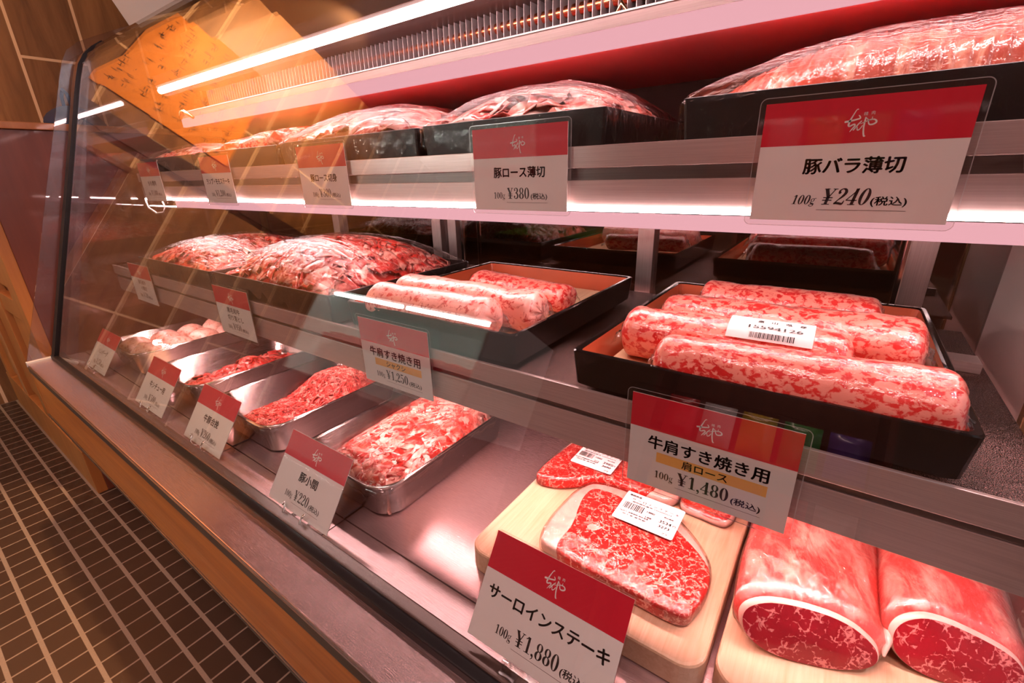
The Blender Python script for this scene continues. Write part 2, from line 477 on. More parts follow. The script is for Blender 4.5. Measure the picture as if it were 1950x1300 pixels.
# poster of handwriting on the left wall
def poster():
    p = empty('wall_poster', (-2.898, -0.09, 0.93), 'orange paper poster of black brush writing, mirrored in the case glass', 'poster')
    G().box(0, 0.003, -0.32, 0.32, -0.27, 0.29).obj('paper_sheet', M['poster'], p)
    rnd = random.Random(5); g = G()
    for c in range(8):
        y = -0.26 + c * 0.074; z = 0.25
        while z > -0.22:
            hgt = rnd.uniform(0.024, 0.036)
            for k in range(rnd.randint(3, 5)):
                y0 = y + rnd.uniform(-0.014, 0.010); z0 = z - rnd.uniform(0, hgt)
                if rnd.random() < 0.6: g.box(0.003, 0.0036, y0, y0 + rnd.uniform(0.010, 0.022), z0, z0 + 0.0035)
                else: g.box(0.003, 0.0036, y0, y0 + 0.004, z0 - 0.016, z0)
            z -= 0.042
            if rnd.random() < 0.08: z -= 0.06
    g.obj('brush_writing', M['ink'], p)


poster()


# wooden counter beside the case
def counter():
    c = empty('wooden_counter', (-2.3, 0.55, FLOOR), 'orange-brown panelled wooden counter standing to the left of the meat case', 'counter')
    c_off = Vector(c.location)

    def P(name, mat, x0, x1, y0, y1, z0, z1, bev=0.002):
        g = G().box(x0 - c_off.x, x1 - c_off.x, y0 - c_off.y, y1 - c_off.y, z0 - c_off.z, z1 - c_off.z, bev=bev); return g.obj(name, mat, c)
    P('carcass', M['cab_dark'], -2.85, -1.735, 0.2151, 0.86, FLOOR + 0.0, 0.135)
    P('counter_top', M['cab_wood'], -2.86, -1.725, 0.19, 0.87, 0.135, 0.152)
    P('plinth', M['cab_wood'], -2.85, -1.737, 0.190, 0.215, FLOOR, FLOOR + 0.15)
    P('frame_rail', M['cab_wood'], -2.85, -1.739, 0.195, 0.215, -0.36, -0.30)
    P('frame_rail', M['cab_wood'], -2.85, -1.739, 0.195, 0.215, 0.05, 0.135)
    for x in (-1.80, -2.13, -2.46, -2.79):
        P('stile', M['cab_wood'], x - 0.035, x + 0.035 if x < -1.9 else -1.733, 0.191, 0.215, FLOOR + 0.15, 0.1349)
    for i, x in enumerate((-1.965, -2.295, -2.625)):
        d = P('door', M['cab_wood'], x - 0.125, x + 0.125, 0.205, 0.215, FLOOR + 0.17, -0.38)
        P('upper_panel', M['cab_wood'], x - 0.125, x + 0.125, 0.207, 0.215, -0.28, 0.03)


counter()

# ------------------------------------------------------------------ the refrigerated case
XL, XR = -1.53, 0.165       # inner length
DECK = -0.40
LS = -0.197                 # lower shelf surface
US = 0.019                  # upper shelf surface
PROFILE = [(0.187, -0.398), (0.255, -0.196), (0.322, 0.0), (0.360, 0.112), (0.389, 0.199), (0.402, 0.235), (0.413, 0.262), (0.428, 0.284),
           (0.448, 0.303), (0.470, 0.318), (0.520, 0.348), (0.60, 0.386), (0.80, 0.478)]


def case():
    c = empty('meat_display_case', ((XL + XR) / 2, 0.45, FLOOR), 'long refrigerated meat display case with slanted curved glass front and pink lighting', 'display case')
    off = Vector(c.location)

    def B(name, mat, *b, bev=0.0, smooth=False, parent=None):
        g = G().box(*b, bev=bev); o = g.obj(name, mat, parent or c, smooth)
        if parent is None: o.matrix_parent_inverse = Matrix.Translation(-off)
        return o

    def GO(g, name, mat, smooth=False):
        o = g.obj(name, mat, c, smooth); o.matrix_parent_inverse = Matrix.Translation(-off); return o
    # body and base
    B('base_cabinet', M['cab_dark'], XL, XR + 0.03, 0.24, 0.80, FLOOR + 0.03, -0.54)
    B('kick_plinth', M['dark_frame'], XL + 0.02, XR, 0.30, 0.78, FLOOR, FLOOR + 0.03)
    B('underside_panel', M['dark_frame'], XL, XR + 0.03, 0.165, 0.80, -0.54, -0.415)
    B('wooden_front_rail', M['rail_wood'], XL - 0.0, XR + 0.03, 0.141, 0.166, -0.531, -0.419, bev=0.0015)
    B('rail_edging', M['grey_alu'], XL - 0.002, XR + 0.03, 0.139, 0.168, -0.539, -0.531, bev=0.001)
    B('grey_edge_strip', M['grey_alu'], XL - 0.002, XR + 0.03, 0.1385, 0.162, -0.419, -0.4035, bev=0.001)
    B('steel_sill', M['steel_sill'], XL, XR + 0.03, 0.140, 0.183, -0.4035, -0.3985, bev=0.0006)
    B('end_sill_strip', M['white_enamel'], XL - 0.012, XL - 0.0, 0.139, 0.190, -0.409, -0.394, bev=0.001)
    # glass channel
    B('rubber_seal', M['rubber'], XL, XR + 0.03, 0.1825, 0.1935, -0.404, -0.3885, bev=0.0015)
    B('glass_channel', M['seal_brown'], XL, XR + 0.03, 0.1935, 0.207, -0.404, -0.3885, bev=0.0015)
    # deck plates with dark joints
    B('deck_pan', M['dark_frame'], XL, XR, 0.207, 0.79, -0.412, -0.4035)
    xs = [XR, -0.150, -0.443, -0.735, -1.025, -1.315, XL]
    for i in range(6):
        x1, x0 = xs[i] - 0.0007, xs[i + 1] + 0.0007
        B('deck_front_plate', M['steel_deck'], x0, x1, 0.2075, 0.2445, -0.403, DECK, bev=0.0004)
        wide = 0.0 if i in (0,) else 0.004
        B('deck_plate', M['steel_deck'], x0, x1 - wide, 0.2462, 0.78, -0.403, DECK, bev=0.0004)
    # front glass: slanted slab bending over the top
    g = G(); th = 0.006; pts = []
    nrm = []
    for i, (y, z) in enumerate(PROFILE):
        a = PROFILE[max(i - 1, 0)]; b = PROFILE[min(i + 1, len(PROFILE) - 1)]
        d = Vector((b[0] - a[0], b[1] - a[1])).normalized(); nrm.append((d.y, -d.x))
    loop = [(y, z) for y, z in PROFILE] + [(y - n_[0] * -th * 1.0, z + n_[1] * -th * -1.0) for (y, z), n_ in reversed(list(zip(PROFILE, nrm)))]
    loop = [(y, z) for y, z in PROFILE] + [(y + n_[0] * th, z + n_[1] * th) for (y, z), n_ in reversed(list(zip(PROFILE, nrm)))]
    x0, x1 = XL + 0.004, XR + 0.03
    vs = [(x0, y, z) for y, z in loop] + [(x1, y, z) for y, z in loop]; n = len(loop); m_ = len(PROFILE)
    fs = [(i, (i + 1) % n, n + (i + 1) % n, n + i) for i in range(n)]
    for i in range(m_ - 1):
        fs.append((i, i + 1, n - 2 - i, n - 1 - i)); fs.append((n + i + 1, n + i, n + n - 1 - i, n + n - 2 - i))
    g.add(vs, fs); fg = GO(g, 'front_glass', M['glass'])
    # left end pane (sticks out past the front glass) and its black edge seal
    outer = [(0.141, -0.393), (0.180, -0.290), (0.225, -0.169), (0.285, -0.005), (0.34, 0.14), (0.372, 0.228), (0.388, 0.268), (0.402, 0.292), (0.427, 0.312), (0.467, 0.332), (0.53, 0.362), (0.60, 0.394), (0.80, 0.486)]
    poly = outer + [(0.80, -0.402), (0.141, -0.402)]
    vs = [(XL - 0.009, y, z) for y, z in poly] + [(XL - 0.003, y, z) for y, z in poly]; n = len(poly)
    g = G().add(vs, [tuple(range(n)), tuple(range(2 * n - 1, n - 1, -1))] + [(i, n + i, n + (i + 1) % n, (i + 1) % n) for i in range(n)])
    GO(g, 'end_glass', M['end_glass'])
    g = G(); pr = [(y - 0.0045, z) for y, z in PROFILE[:10]]
    for (y0, z0), (y1, z1) in zip(pr[:-1], pr[1:]):
        g.add([(XL - 0.004, y0, z0), (XL + 0.022, y0, z0), (XL + 0.022, y1, z1), (XL - 0.004, y1, z1),
               (XL - 0.003, y0 + 0.009, z0 - 0.002), (XL + 0.022, y0 + 0.009, z0 - 0.002), (XL + 0.022, y1 + 0.009, z1 - 0.002), (XL - 0.003, y1 + 0.009, z1 - 0.002)],
              [(0, 1, 2, 3), (4, 7, 6, 5), (0, 4, 5, 1), (2, 6, 7, 3), (1, 5, 6, 2), (0, 3, 7, 4)])
    GO(g, 'black_glass_seal', M['rubber'])
    # right end: steel panel behind, pane in front
    B('steel_end_panel', M['end_steel'], XR, XR + 0.006, 0.565, 0.79, DECK, 0.46)
    B('end_panel_edge', M['gold_metal'], XR - 0.004, XR + 0.008, 0.553, 0.565, DECK, 0.36, bev=0.001)
    pr = [(0.196, -0.3885)] + [(y + 0.010, z - 0.004) for y, z in PROFILE[1:11]] + [(0.553, 0.356), (0.553, DECK), (0.208, DECK)]
    n = len(pr); vs = [(XR, y, z) for y, z in pr] + [(XR + 0.006, y, z) for y, z in pr]
    GO(G().add(vs, [tuple(range(n)), tuple(range(2 * n - 1, n - 1, -1))] + [(i, n + i, n + (i + 1) % n, (i + 1) % n) for i in range(n)]), 'end_pane', M['end_glass'])
    # rear sliding doors
    yb = 0.78
    rails = [(XL, -1.16), (-1.12, -0.775), (-0.745, -0.70), (-0.67, -0.285), (-0.255, 0.075)]
    B('rear_bottom_track', M['steel_post'], XL, XR, yb - 0.012, yb + 0.03, DECK, DECK + 0.022)
    B('rear_top_rail', M['near_black'], XL, XR, yb - 0.008, yb + 0.03, 0.066, 0.125)
    for x in (-1.14, -0.76, -0.712, -0.270, 0.086):
        wdt = 0.014 if x != -0.712 else 0.012
        B('rear_door_post', M['steel_post'], x - wdt, x + wdt, yb - 0.014, yb + 0.012, DECK + 0.022, 0.066, bev=0.001)
    for a, b in ((XL, -1.154), (-1.126, -0.774), (-0.746, -0.284), (-0.256, 0.072), (0.10, XR)):
        B('rear_door_glass', M['rear_glass'], a, b, yb, yb + 0.005, DECK + 0.022, 0.066)
    B('shelf_upright', M['chrome'], -0.672, -0.664, yb - 0.032, yb - 0.024, DECK, 0.113, bev=0.002)
    B('shelf_upright', M['chrome'], 0.066, 0.072, yb - 0.032, yb - 0.024, DECK, 0.113, bev=0.0015)
    # shelves
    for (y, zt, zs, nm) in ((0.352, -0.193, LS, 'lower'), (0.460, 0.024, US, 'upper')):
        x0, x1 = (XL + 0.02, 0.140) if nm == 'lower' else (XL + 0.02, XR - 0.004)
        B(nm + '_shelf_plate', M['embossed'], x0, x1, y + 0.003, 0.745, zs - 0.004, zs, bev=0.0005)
        zr = -0.2155 if nm == 'lower' else 0.0025
        B(nm + '_shelf_lip', M['steel'], x0, x1, y - 0.001, y + 0.003, zr, zt, bev=0.0007)
        B(nm + '_lip_return', M['steel_dark'], x0, x1, y + 0.003, y + 0.020, zr, zr + 0.002)
        zf0, zf1 = (-0.2575, -0.2225) if nm == 'lower' else (-0.0365, -0.0095)
        B(nm + '_light_cover', M['steel'], x0, x1, y + 0.0015, y + 0.004, zf0, zf1, bev=0.0006)
        B(nm + '_light_channel', M['steel_dark'], x0, x1, y + 0.004, y + 0.040, zf1 - 0.004, zr + 0.0005)
        for xb in (-1.3, -0.75, 0.1):
            B('shelf_bracket', M['steel_dark'], xb - 0.002, xb + 0.002, y + 0.04, 0.74, zs - 0.030, zs - 0.004)
    # lighting: chips under the lower shelf, tube and diffuser under the upper shelf
    g = G()
    for k in range(64):
        xc = XL + 0.05 + k * 0.0258
        if xc < 0.13: g.box(xc - 0.0045, xc + 0.0045, 0.366, 0.378, -0.2285, -0.2270)
    GO(g, 'lower_led_strip', M['led_dots'])
    B('upper_led_strip', M['led_white'], XL + 0.03, XR - 0.006, 0.4590, 0.4625, -0.0408, -0.0366)
    B('upper_led_row', M['led_row'], XL + 0.03, XR - 0.006, 0.4645, 0.4715, -0.0568, -0.0550)
    B('upper_led_diffuser', M['diffuser'], -1.32, XR - 0.006, 0.4615, 0.4635, -0.0565, -0.0420, bev=0.0005)
    # canopy: drip tray, coil, fins, pipe, tube
    x0, x1 = -1.418, XR - 0.004
    g = G().add([(x0, 0.560, 0.1375), (x1, 0.560, 0.1375), (x1, 0.79, 0.117), (x0, 0.79, 0.117), (x0, 0.560, 0.139), (x1, 0.560, 0.139), (x1, 0.79, 0.120), (x0, 0.79, 0.120)],
                [(0, 3, 2, 1), (4, 5, 6, 7), (0, 1, 5, 4), (2, 3, 7, 6), (1, 2, 6, 5), (0, 4, 7, 3)])
    GO(g, 'drip_tray_underside', M['canopy_under'])
    B('pink_tray_lip', M['diffuser'], x0, x1, 0.5585, 0.566, 0.1300, 0.1495)
    B('canopy_fill_strip', M['canopy_fill'], x0 + 0.02, x1, 0.5665, 0.5690, 0.1334, 0.1365)  # hidden emitter added to brighten the canopy underside and upper trays
    B('drip_tray_lip', M['steel'], x0, x1, 0.5595, 0.563, 0.150, 0.1625)
    B('drip_tray_edge', M['white_enamel'], x0, x1, 0.5585, 0.566, 0.1625, 0.1642)
    B('drip_tray_end', M['steel'], x0 - 0.002, x0, 0.5585, 0.66, 0.1365, 0.1625)
    B('coil_backing', M['coil'], x0 + 0.02, x1, 0.668, 0.70, 0.145, 0.262)
    g = G(); k = 0; x = x0 + 0.03
    while x < x1:
        if True: g.box(x - 0.00035, x + 0.00035, 0.620, 0.668, 0.150, 0.262)
        x += 0.0116
    GO(g, 'evaporator_fins', M['fin'])
    g = G()
    g.tube([(x0 + 0.03, 0.634, 0.199), (x1, 0.634, 0.199)], 0.0072, 10)
    GO(g, 'copper_pipe', M['copper'], True)
    g = G().tube([(-0.275, 0.614, 0.172), (-0.266, 0.611, 0.188), (-0.257, 0.614, 0.172), (-0.266, 0.614, 0.169), (-0.275, 0.614, 0.172)], 0.0035, 8)
    GO(g, 'brass_pipe_clip', M['gold_metal'], True)
    B('pipe_label', M['white_enamel'], -0.238, -0.200, 0.606, 0.618, 0.168, 0.176, bev=0.001)
    B('top_housing', M['dark_frame'], XL + 0.12, XR, 0.60, 0.80, 0.262, 0.34)
    B('tube_holder', M['white_enamel'], -1.405, XR - 0.004, 0.516, 0.530, 0.2125, 0.2165)
    B('top_tube_plate', M['dark_frame'], -1.405, XR, 0.514, 0.70, 0.2165, 0.236)
    g = G().tube([(-1.395, 0.520, 0.2055), (XR - 0.008, 0.520, 0.2055)], 0.0062, 10)
    GO(g, 'top_light_tube', M['led_tube'], True)
    # cable loops at the left end
    g = G().tube([(XL + 0.03, 0.458, -0.040), (-1.47, 0.452, -0.060), (-1.42, 0.450, -0.072), (-1.38, 0.452, -0.069), (-1.375, 0.456, -0.055), (-1.39, 0.459, -0.045)], 0.0022, 6)
    GO(g, 'light_cable', M['white_enamel'], True)
    g = G().tube([(-1.28, 0.53, 0.14), (-1.30, 0.52, 0.155), (-1.285, 0.51, 0.15), (-1.31, 0.515, 0.14), (-1.33, 0.53, 0.15)], 0.004, 8)
    GO(g, 'drain_fitting', M['gold_metal'], True)
    B('shelf_stop_block', M['steel'], 0.098, 0.134, 0.592, 0.618, LS, LS + 0.011, bev=0.001)
    return c


case()

# things on and behind the case
ob = empty('white_box', (-1.49, 0.66, 0.42), 'plain white cardboard box on top of the case at its far end', 'box')
G().box(-0.14, 0.16, -0.085, 0.13, 0.012, 0.16, bev=0.002).obj('carton', M['white_plastic'], ob)
G().box(-0.14, 0.16, -0.087, 0.132, 0.150, 0.163, bev=0.001).obj('lid', M['white_plastic'], ob)
ob.rotation_euler = (math.radians(24.5), 0, 0); ob.location = (-1.49, 0.66, 0.405)

bt = empty('work_table', (-0.6, 1.25, FLOOR), 'steel work table in the dim staff area behind the case', 'table')
G().box(-1.0, 1.0, -0.30, 0.30, 0.70, 0.73, bev=0.002).obj('table_top', M['steel_dark'], bt)
for sx in (-0.95, 0.95):
    for sy in (-0.26, 0.26):
        G().box(sx - 0.02, sx + 0.02, sy - 0.02, sy + 0.02, 0, 0.70).obj('leg', M['steel_dark'], bt)
cb = G().box(-0.15, 0.15, -0.10, 0.10, 0, 0.016, bev=0.003).obj('cutting_board', M['green'])
cb.location = (-0.64, 1.12, FLOOR + 0.730)
tag(cb, 'bright green cutting board lying on the staff work table', 'cutting board')
wt = G().loops([rrect(-0.17, 0.17, -0.03, 0.03, 0.01, 0), rrect(-0.18, 0.18, -0.04, 0.04, 0.012, 0.05), rrect(-0.176, 0.176, -0.036, 0.036, 0.011, 0.05), rrect(-0.166, 0.166, -0.027, 0.027, 0.009, 0.003)]).obj('white_tray', M['white_plastic'])
wt.location = (-0.66, 1.28, FLOOR + 0.730)
tag(wt, 'long white plastic tray on the work table behind the green board', 'tray')
spot('worktable_fill', (-0.6, 1.2, 1.5), (-0.62, 1.17, -0.2), 26, (1, 0.9, 0.75), 30, 0.6)  # added unseen light, dimly brightens the work table
spot('staff_area_fill', (0.2, 1.3, 1.5), (0.1, 2.0, -0.1), 40, WARM, 110, 0.8)  # added warm fill, turns the view through the rear glass brown

bag = empty('blue_bag', (-2.60, 0.63, 0.152), 'dark blue cloth bag lying on the wooden counter behind the case end', 'bag')
g = G(); nu, nv = 14, 10; pts = []
for i in range(nu):
    a = 2 * PI * i / nu
    for j in range(nv):
        t_ = j / (nv - 1); r = (math.sin(PI * min(t_ * 0.93 + 0.04, 1))) ** 0.6 * (1 + 0.12 * math.sin(5 * a + 3 * t_))
        pts.append((0.16 * r * math.cos(a), 0.09 * r * math.sin(a), 0.14 * t_))
g.grid(pts, nu, nv, closed_u=True); g.obj('bag_body', M['blue_cloth'], bag, True)
G().tube([(-0.05, 0, 0.13), (-0.04, 0, 0.18), (0, 0, 0.20), (0.04, 0, 0.18), (0.05, 0, 0.13)], 0.006, 8).obj('handle', M['blue_cloth'], bag, True)


# the lit showcase across the aisle (seen mirrored in the front glass)
def opposite():
    c = empty('open_showcase', (-1.89, -1.28, FLOOR), 'mint-white open refrigerated showcase across the aisle, mirrored in the glass', 'showcase')
    G().box(-0.66, 0.66, -0.35, 0.28, 0, 0.62, bev=0.004).obj('base', M['cab_dark'], c)
    G().box(-0.66, 0.66, -0.35, -0.30, 0.62, 1.17, bev=0.002).obj('back_panel', M['mint'], c)
    G().box(-0.68, 0.68, -0.35, 0.20, 1.17, 1.22, bev=0.004).obj('canopy', M['mint'], c)
    for sx in (-0.68, 0.66): G().box(sx, sx + 0.02, -0.35, 0.26, 0.62, 1.17).obj('side_panel', M['mint'], c)
    G().box(-0.65, 0.65, -0.30, 0.12, 0.895, 0.905).obj('shelf', M['mint'], c)
    G().box(-0.65, 0.65, 0.12, 0.125, 0.875, 0.91).obj('price_rail', M['card_red'], c)
    for a, b in ((-0.63, -0.03), (0.02, 0.62)):
        G().tube([(a, 0.165, 1.155), (b, 0.165, 1.155)], 0.012, 8).obj('light_tube', M['led_shop'], c, True)
    G().tube([(-0.62, 0.10, 0.885), (0.62, 0.10, 0.885)], 0.006, 8).obj('shelf_light', M['led_shop'], c, True)
    rnd = random.Random(3); first = None
    for k in range(9):
        t = G().loops([rrect(-0.055, 0.055, -0.07, 0.07, 0.01, 0), rrect(-0.062, 0.062, -0.078, 0.078, 0.012, 0.022), rrect(-0.05, 0.05, -0.066, 0.066, 0.01, 0.020),
                       rrect(-0.03, 0.03, -0.045, 0.045, 0.012, 0.034)]).obj('meat_pack', M['slice_red' if k % 3 else 'slice_pink'])
        t.location = (-1.89 - 0.56 + k * 0.138, -1.28 + 0.03, FLOOR + 0.905)
        tag(t, ('first', 'second', 'third', 'fourth', 'fifth', 'sixth', 'seventh', 'eighth', 'last')[k] + ' small meat pack from the far end of the showcase across the aisle', 'meat pack', 'packs in the opposite showcase')


opposite()


# rack of bright packets behind the viewer, faintly mirrored in the dark tray fronts
def snack_rack():
    r = empty('product_rack', (-0.12, -1.25, FLOOR), 'dark wooden rack of bright packets behind the viewer, mirrored in the glass', 'rack')
    G().box(-0.36, 0.36, -0.16, -0.14, 0, 1.20).obj('back_board', M['cab_dark'], r)
    for sx in (-0.36, 0.34): G().box(sx, sx + 0.02, -0.14, 0.10, 0, 1.20).obj('side_board', M['cab_dark'], r)
    for z in (0.66, 0.90): G().box(-0.34, 0.34, -0.14, 0.10, z - 0.018, z).obj('shelf', M['cab_wood'], r)
    cols = [('yellow', (0.85, 0.55, 0.04)), ('red', (0.7, 0.03, 0.03)), ('green', (0.10, 0.40, 0.08)), ('white', (0.85, 0.82, 0.8)), ('violet', (0.22, 0.10, 0.42))]
    for zi, z in enumerate((0.66, 0.90)):
        for k in range(5):
            nm, c_ = cols[(k * 2 + zi) % 5]
            if 'pk_' + nm not in M: M['pk_' + nm] = plain(nm + '_packet_film', c_, 0.25, coat=0.5)
            pts = []; n1, n2 = 9, 12
            e = empty('snack_packet', (-0.12 - 0.26 + k * 0.13, -1.25 + 0.02, FLOOR + z), nm + ' glossy packet on the ' + ('lower', 'upper')[zi] + ' board of the rack behind the viewer', 'packet', 'packets on the rack')
            for sgn in (-1, 1):
                pts = []
                for i in range(n1):
                    for j in range(n2):
                        u, v = i / (n1 - 1) * 2 - 1, j / (n2 - 1) * 2 - 1
                        pts.append((u * 0.055, sgn * (0.001 + 0.022 * (1 - u * u) * (1 - v ** 4)), 0.08 + v * 0.08))
                G().grid(pts, n1, n2).obj(('back_sheet', 'front_sheet')[sgn > 0], M['pk_' + nm], e, True)


snack_rack()

# ------------------------------------------------------------------ trays


def metal_tray(loc_x0, x1, y0, y1, label, ztop=-0.345, zb=DECK):
    cx, cy = (loc_x0 + x1) / 2, (y0 + y1) / 2
    e = empty('steel_tray', (cx, cy, zb), label, 'tray', 'steel trays on the deck')
    hx, hy, h = (x1 - loc_x0) / 2, (y1 - y0) / 2, ztop - zb; r = 0.036

    def L(i, z): return rrect(-hx + i, hx - i, -hy + i, hy - i, max(r - i * 0.6, 0.006), z, 8)
    lp = [L(0.022, 0.0003), L(0.016, 0.0012), L(0.012, 0.006), L(0.0035, h - 0.004), L(0.0005, h - 0.002), L(0.0, h - 0.0002), L(0.0006, h + 0.001), L(0.003, h + 0.0012), L(0.0055, h - 0.001),
          L(0.0135, 0.008), L(0.019, 0.003), L(0.026, 0.0022)]
    G().loops(lp).obj('tray_body', M['tray_steel'], e, True)
    return e


def film_flat(e, hx, hy, z, name='cling_film', mat=None, sag=0.003, seed=1, skirt=0.018):
    """film pulled over a rim: flat with a little sag, gathered down the sides"""
    rnd = random.Random(seed); n = 44; pts = []
    for i in range(n + 1):
        for j in range(n + 1):
            u = -1.08 + 2.16 * i / n; v = -1.08 + 2.16 * j / n
            uu = max(-1, min(1, u)); vv = max(-1, min(1, v)); ov = max(abs(u) - 1, abs(v) - 1, 0) / 0.08
            # round the corners
            cr = 1.0
            if abs(uu) > 0.8 and abs(vv) > 0.86:
                a, b = (abs(uu) - 0.8) / 0.2, (abs(vv) - 0.86) / 0.14; rr = math.hypot(a, b)
                if rr > 1: cr = 1 / rr; a *= cr; b *= cr; uu = math.copysign(0.8 + 0.2 * a, uu); vv = math.copysign(0.86 + 0.14 * b, vv)
            x = uu * hx; y = vv * hy
            zz = z - sag * (1 - uu * uu) * (1 - vv * vv) * 1.0
            nz = mnoise.noise(Vector((x * 90, y * 90, seed)))
            if ov > 0:
                zz -= ov * skirt * (1 + 0.7 * nz); x += math.copysign(0.0012 + 0.002 * nz, x) if abs(u) > 1 else 0; y += math.copysign(0.0012 + 0.002 * nz, y) if abs(v) > 1 else 0
                x *= 1 - 0.02 * ov; y *= 1 - 0.012 * ov
            else:
                zz += 0.0007 * mnoise.noise(Vector((x * 30, y * 8, seed + 3)))
            pts.append((x, y, zz))
    return G().grid(pts, n + 1, n + 1).obj(name, mat or M['film_taut'], e, True)


def mound(u, v, p=2.6):
    return max(0.0, (1 - abs(u) ** p)) ** 0.75 * max(0.0, (1 - abs(v) ** p)) ** 0.75


def film_dome(e, hx, hy, z, h, seed=1, skirt=0.03, off=0.004, asym=(0, 0), fn=None, mat=None):
    n = 64; pts = []
    for i in range(n + 1):
        for j in range(n + 1):
            u = -1.12 + 2.24 * i / n; v = -1.12 + 2.24 * j / n
            uu = max(-1, min(1, u)); vv = max(-1, min(1, v)); ov = max(abs(u) - 1, abs(v) - 1, 0) / 0.12
            x = uu * hx; y = vv * hy
            m_ = (fn or mound)(uu * 0.985, vv * 0.985)
            zz = z + (h + off) * m_ + 0.0008
            ang = math.atan2(v, u); rad = math.hypot(u, v)
            wr = math.sin(ang * 46 + 5 * mnoise.noise(Vector((u * 2, v * 2, seed)))) * 0.0007 * min(1, rad)
            wr += 0.0022 * mnoise.noise(Vector((u * 5, v * 5, seed + 9)))
            zz += wr * (1 if ov == 0 else 0.3)
            if ov > 0:
                nz = mnoise.noise(Vector((x * 70, y * 70, zz * 30 + seed))); nz2 = mnoise.noise(Vector((x * 160 + zz * 100, y * 160, ov * 3)))
                zz = z - ov * skirt * (1 + 0.8 * nz)
                d = 0.0016 + 0.0026 * abs(nz2)
                if abs(u) > 1: x += math.copysign(d, x)
                if abs(v) > 1: y += math.copysign(d, y)
            pts.append((x, y, zz))
    return G().grid(pts, n + 1, n + 1).obj('cling_film', mat or M['film'], e, True)


def lacquer_tray(x0, x1, y0, y1, label, zr=-0.155, zb=LS):
    cx, cy = (x0 + x1) / 2, (y0 + y1) / 2
    e = empty('lacquer_tray', (cx, cy, zb), label, 'tray', 'lacquered trays on the lower shelf')
    hx, hy, h = (x1 - x0) / 2, (y1 - y0) / 2, zr - zb; r = 0.006

    def L(i, z): return rrect(-hx + i, hx - i, -hy + i, hy - i, r, z, 3)
    G().loops([L(0.030, 0.0), L(0.030, 0.006)]).obj('foot', M['black_lacquer'], e)
    G().loops([L(0.006, 0.006), L(0.003, 0.0085), L(0.0, h - 0.001), L(0.0012, h), L(0.0045, h), L(0.006, h - 0.0015)], cap1=False).obj('black_shell', M['black_lacquer'], e)
    G().loops([L(0.0061, h - 0.0016), L(0.0100, 0.0105), L(0.0100, 0.0085)], cap0=False).obj('red_interior', M['red_lacquer'], e)
    n = 6; wdt = (2 * hx - 0.030) / n
    g = G()
    for k in range(n):
        a = -hx + 0.015 + k * wdt; g.box(a + 0.0006, a + wdt - 0.0006, -hy + 0.016, hy - 0.016, 0.0108, 0.0168, bev=0.0005)
    g.obj('wooden_slat_mat', M['slat'], e)
    return e


def black_box(x0, x1, y0, y1, zb, zr, label, group, name='black_tray'):
    cx, cy = (x0 + x1) / 2, (y0 + y1) / 2
    e = empty(name, (cx, cy, zb), label, 'tray', group)
    hx, hy, h = (x1 - x0) / 2, (y1 - y0) / 2, zr - zb

    def L(i, z): return rrect(-hx + i, hx - i, -hy + i, hy - i, 0.003, z, 2)
    G().loops([L(0.003, 0.0), L(0.0, h - 0.0005), L(0.0006, h), L(0.002, h), L(0.0045, 0.003), L(0.0055, 0.0025)]).obj('tray_body', M['black_card'], e)
    return e, hx, hy, h


# ------------------------------------------------------------------ meat builders
def roll(a, b, r, label, mat, seed=0, flat=0.92, bulge=0.0, group='rolled beef in film', bagend=True, name='beef_roll', cat='meat roll', taper=(1.0, 1.0)):
    a = Vector(a); b = Vector(b); mid = (a + b) / 2; L_ = (b - a).length; d = (b - a).normalized()
    e = empty(name, mid, label, cat, group, (0, 0, math.atan2(d.y, d.x)))
    g = G(); nu, nv = 84, 40; pts = []
    for i in range(nu):
        t = i / (nu - 1); s = (t - 0.5) * L_
        endr = min(t, 1 - t) * L_ / r
        prof = (1 - (1 - min(endr / 0.55, 1)) ** 2.6) ** (1 / 2.2) if endr < 0.55 else 1.0
        tp = taper[0] + (taper[1] - taper[0]) * t
        for j in range(nv):
            th = 2 * PI * j / nv
            nz = mnoise.noise(Vector((s * 26, math.cos(th) * 1.3 + seed * 3.1, math.sin(th) * 1.3)))
            nz2 = mnoise.noise(Vector((s * 75, math.cos(th) * 3 + seed, math.sin(th) * 3)))
            rr = r * tp * prof * (1 + 0.075 * nz + 0.035 * nz2)
            y = rr * math.cos(th) + bulge * math.sin(PI * t); z = rr * flat * math.sin(th)
            if z < -r * 0.86: z = -r * 0.86 - 0.02 * r
            pts.append((s + 0.003 * nz2 * (1 - prof), y, z))
    g.grid([pts[i * nv + j] for i in range(nu) for j in list(range(nv)) + [0]], nu, nv + 1)
    o = len(g.v) - nu * (nv + 1)
    g.f.append(tuple(range(nv, 0, -1))); g.mi.append(0); g.f.append(tuple((nu - 1) * (nv + 1) + k for k in range(nv))); g.mi.append(0)
    g.obj('rolled_slices', mat, e, True)
    if bagend:  # loose crumpled film tails
        rnd = random.Random(seed)
        for sgn in (-1, 1):
            n1, n2 = 9, 15; pts = []
            for i in range(n1):
                t = i / (n1 - 1)
                for j in range(n2):
                    q = j / (n2 - 1) * 2 - 1
                    nz = mnoise.noise(Vector((t * 4 + seed, q * 4, sgn * 5.0)))
                    wdt = r * (0.92 - 0.25 * t)
                    zc = -r * 0.42 * t
                    pts.append((sgn * (L_ / 2 - r * 0.30 + t * r * 0.62 + nz * 0.003), q * wdt, zc + math.sqrt(max(0, 1 - q * q)) * r * 0.80 * (1 - t) + nz * 0.005))
            for i_, p_ in enumerate(pts): pts[i_] = (p_[0], p_[1], max(p_[2], -r * 0.80))
            G().grid(pts, n1, n2).obj('film_end', M['film'], e, True)
    return e


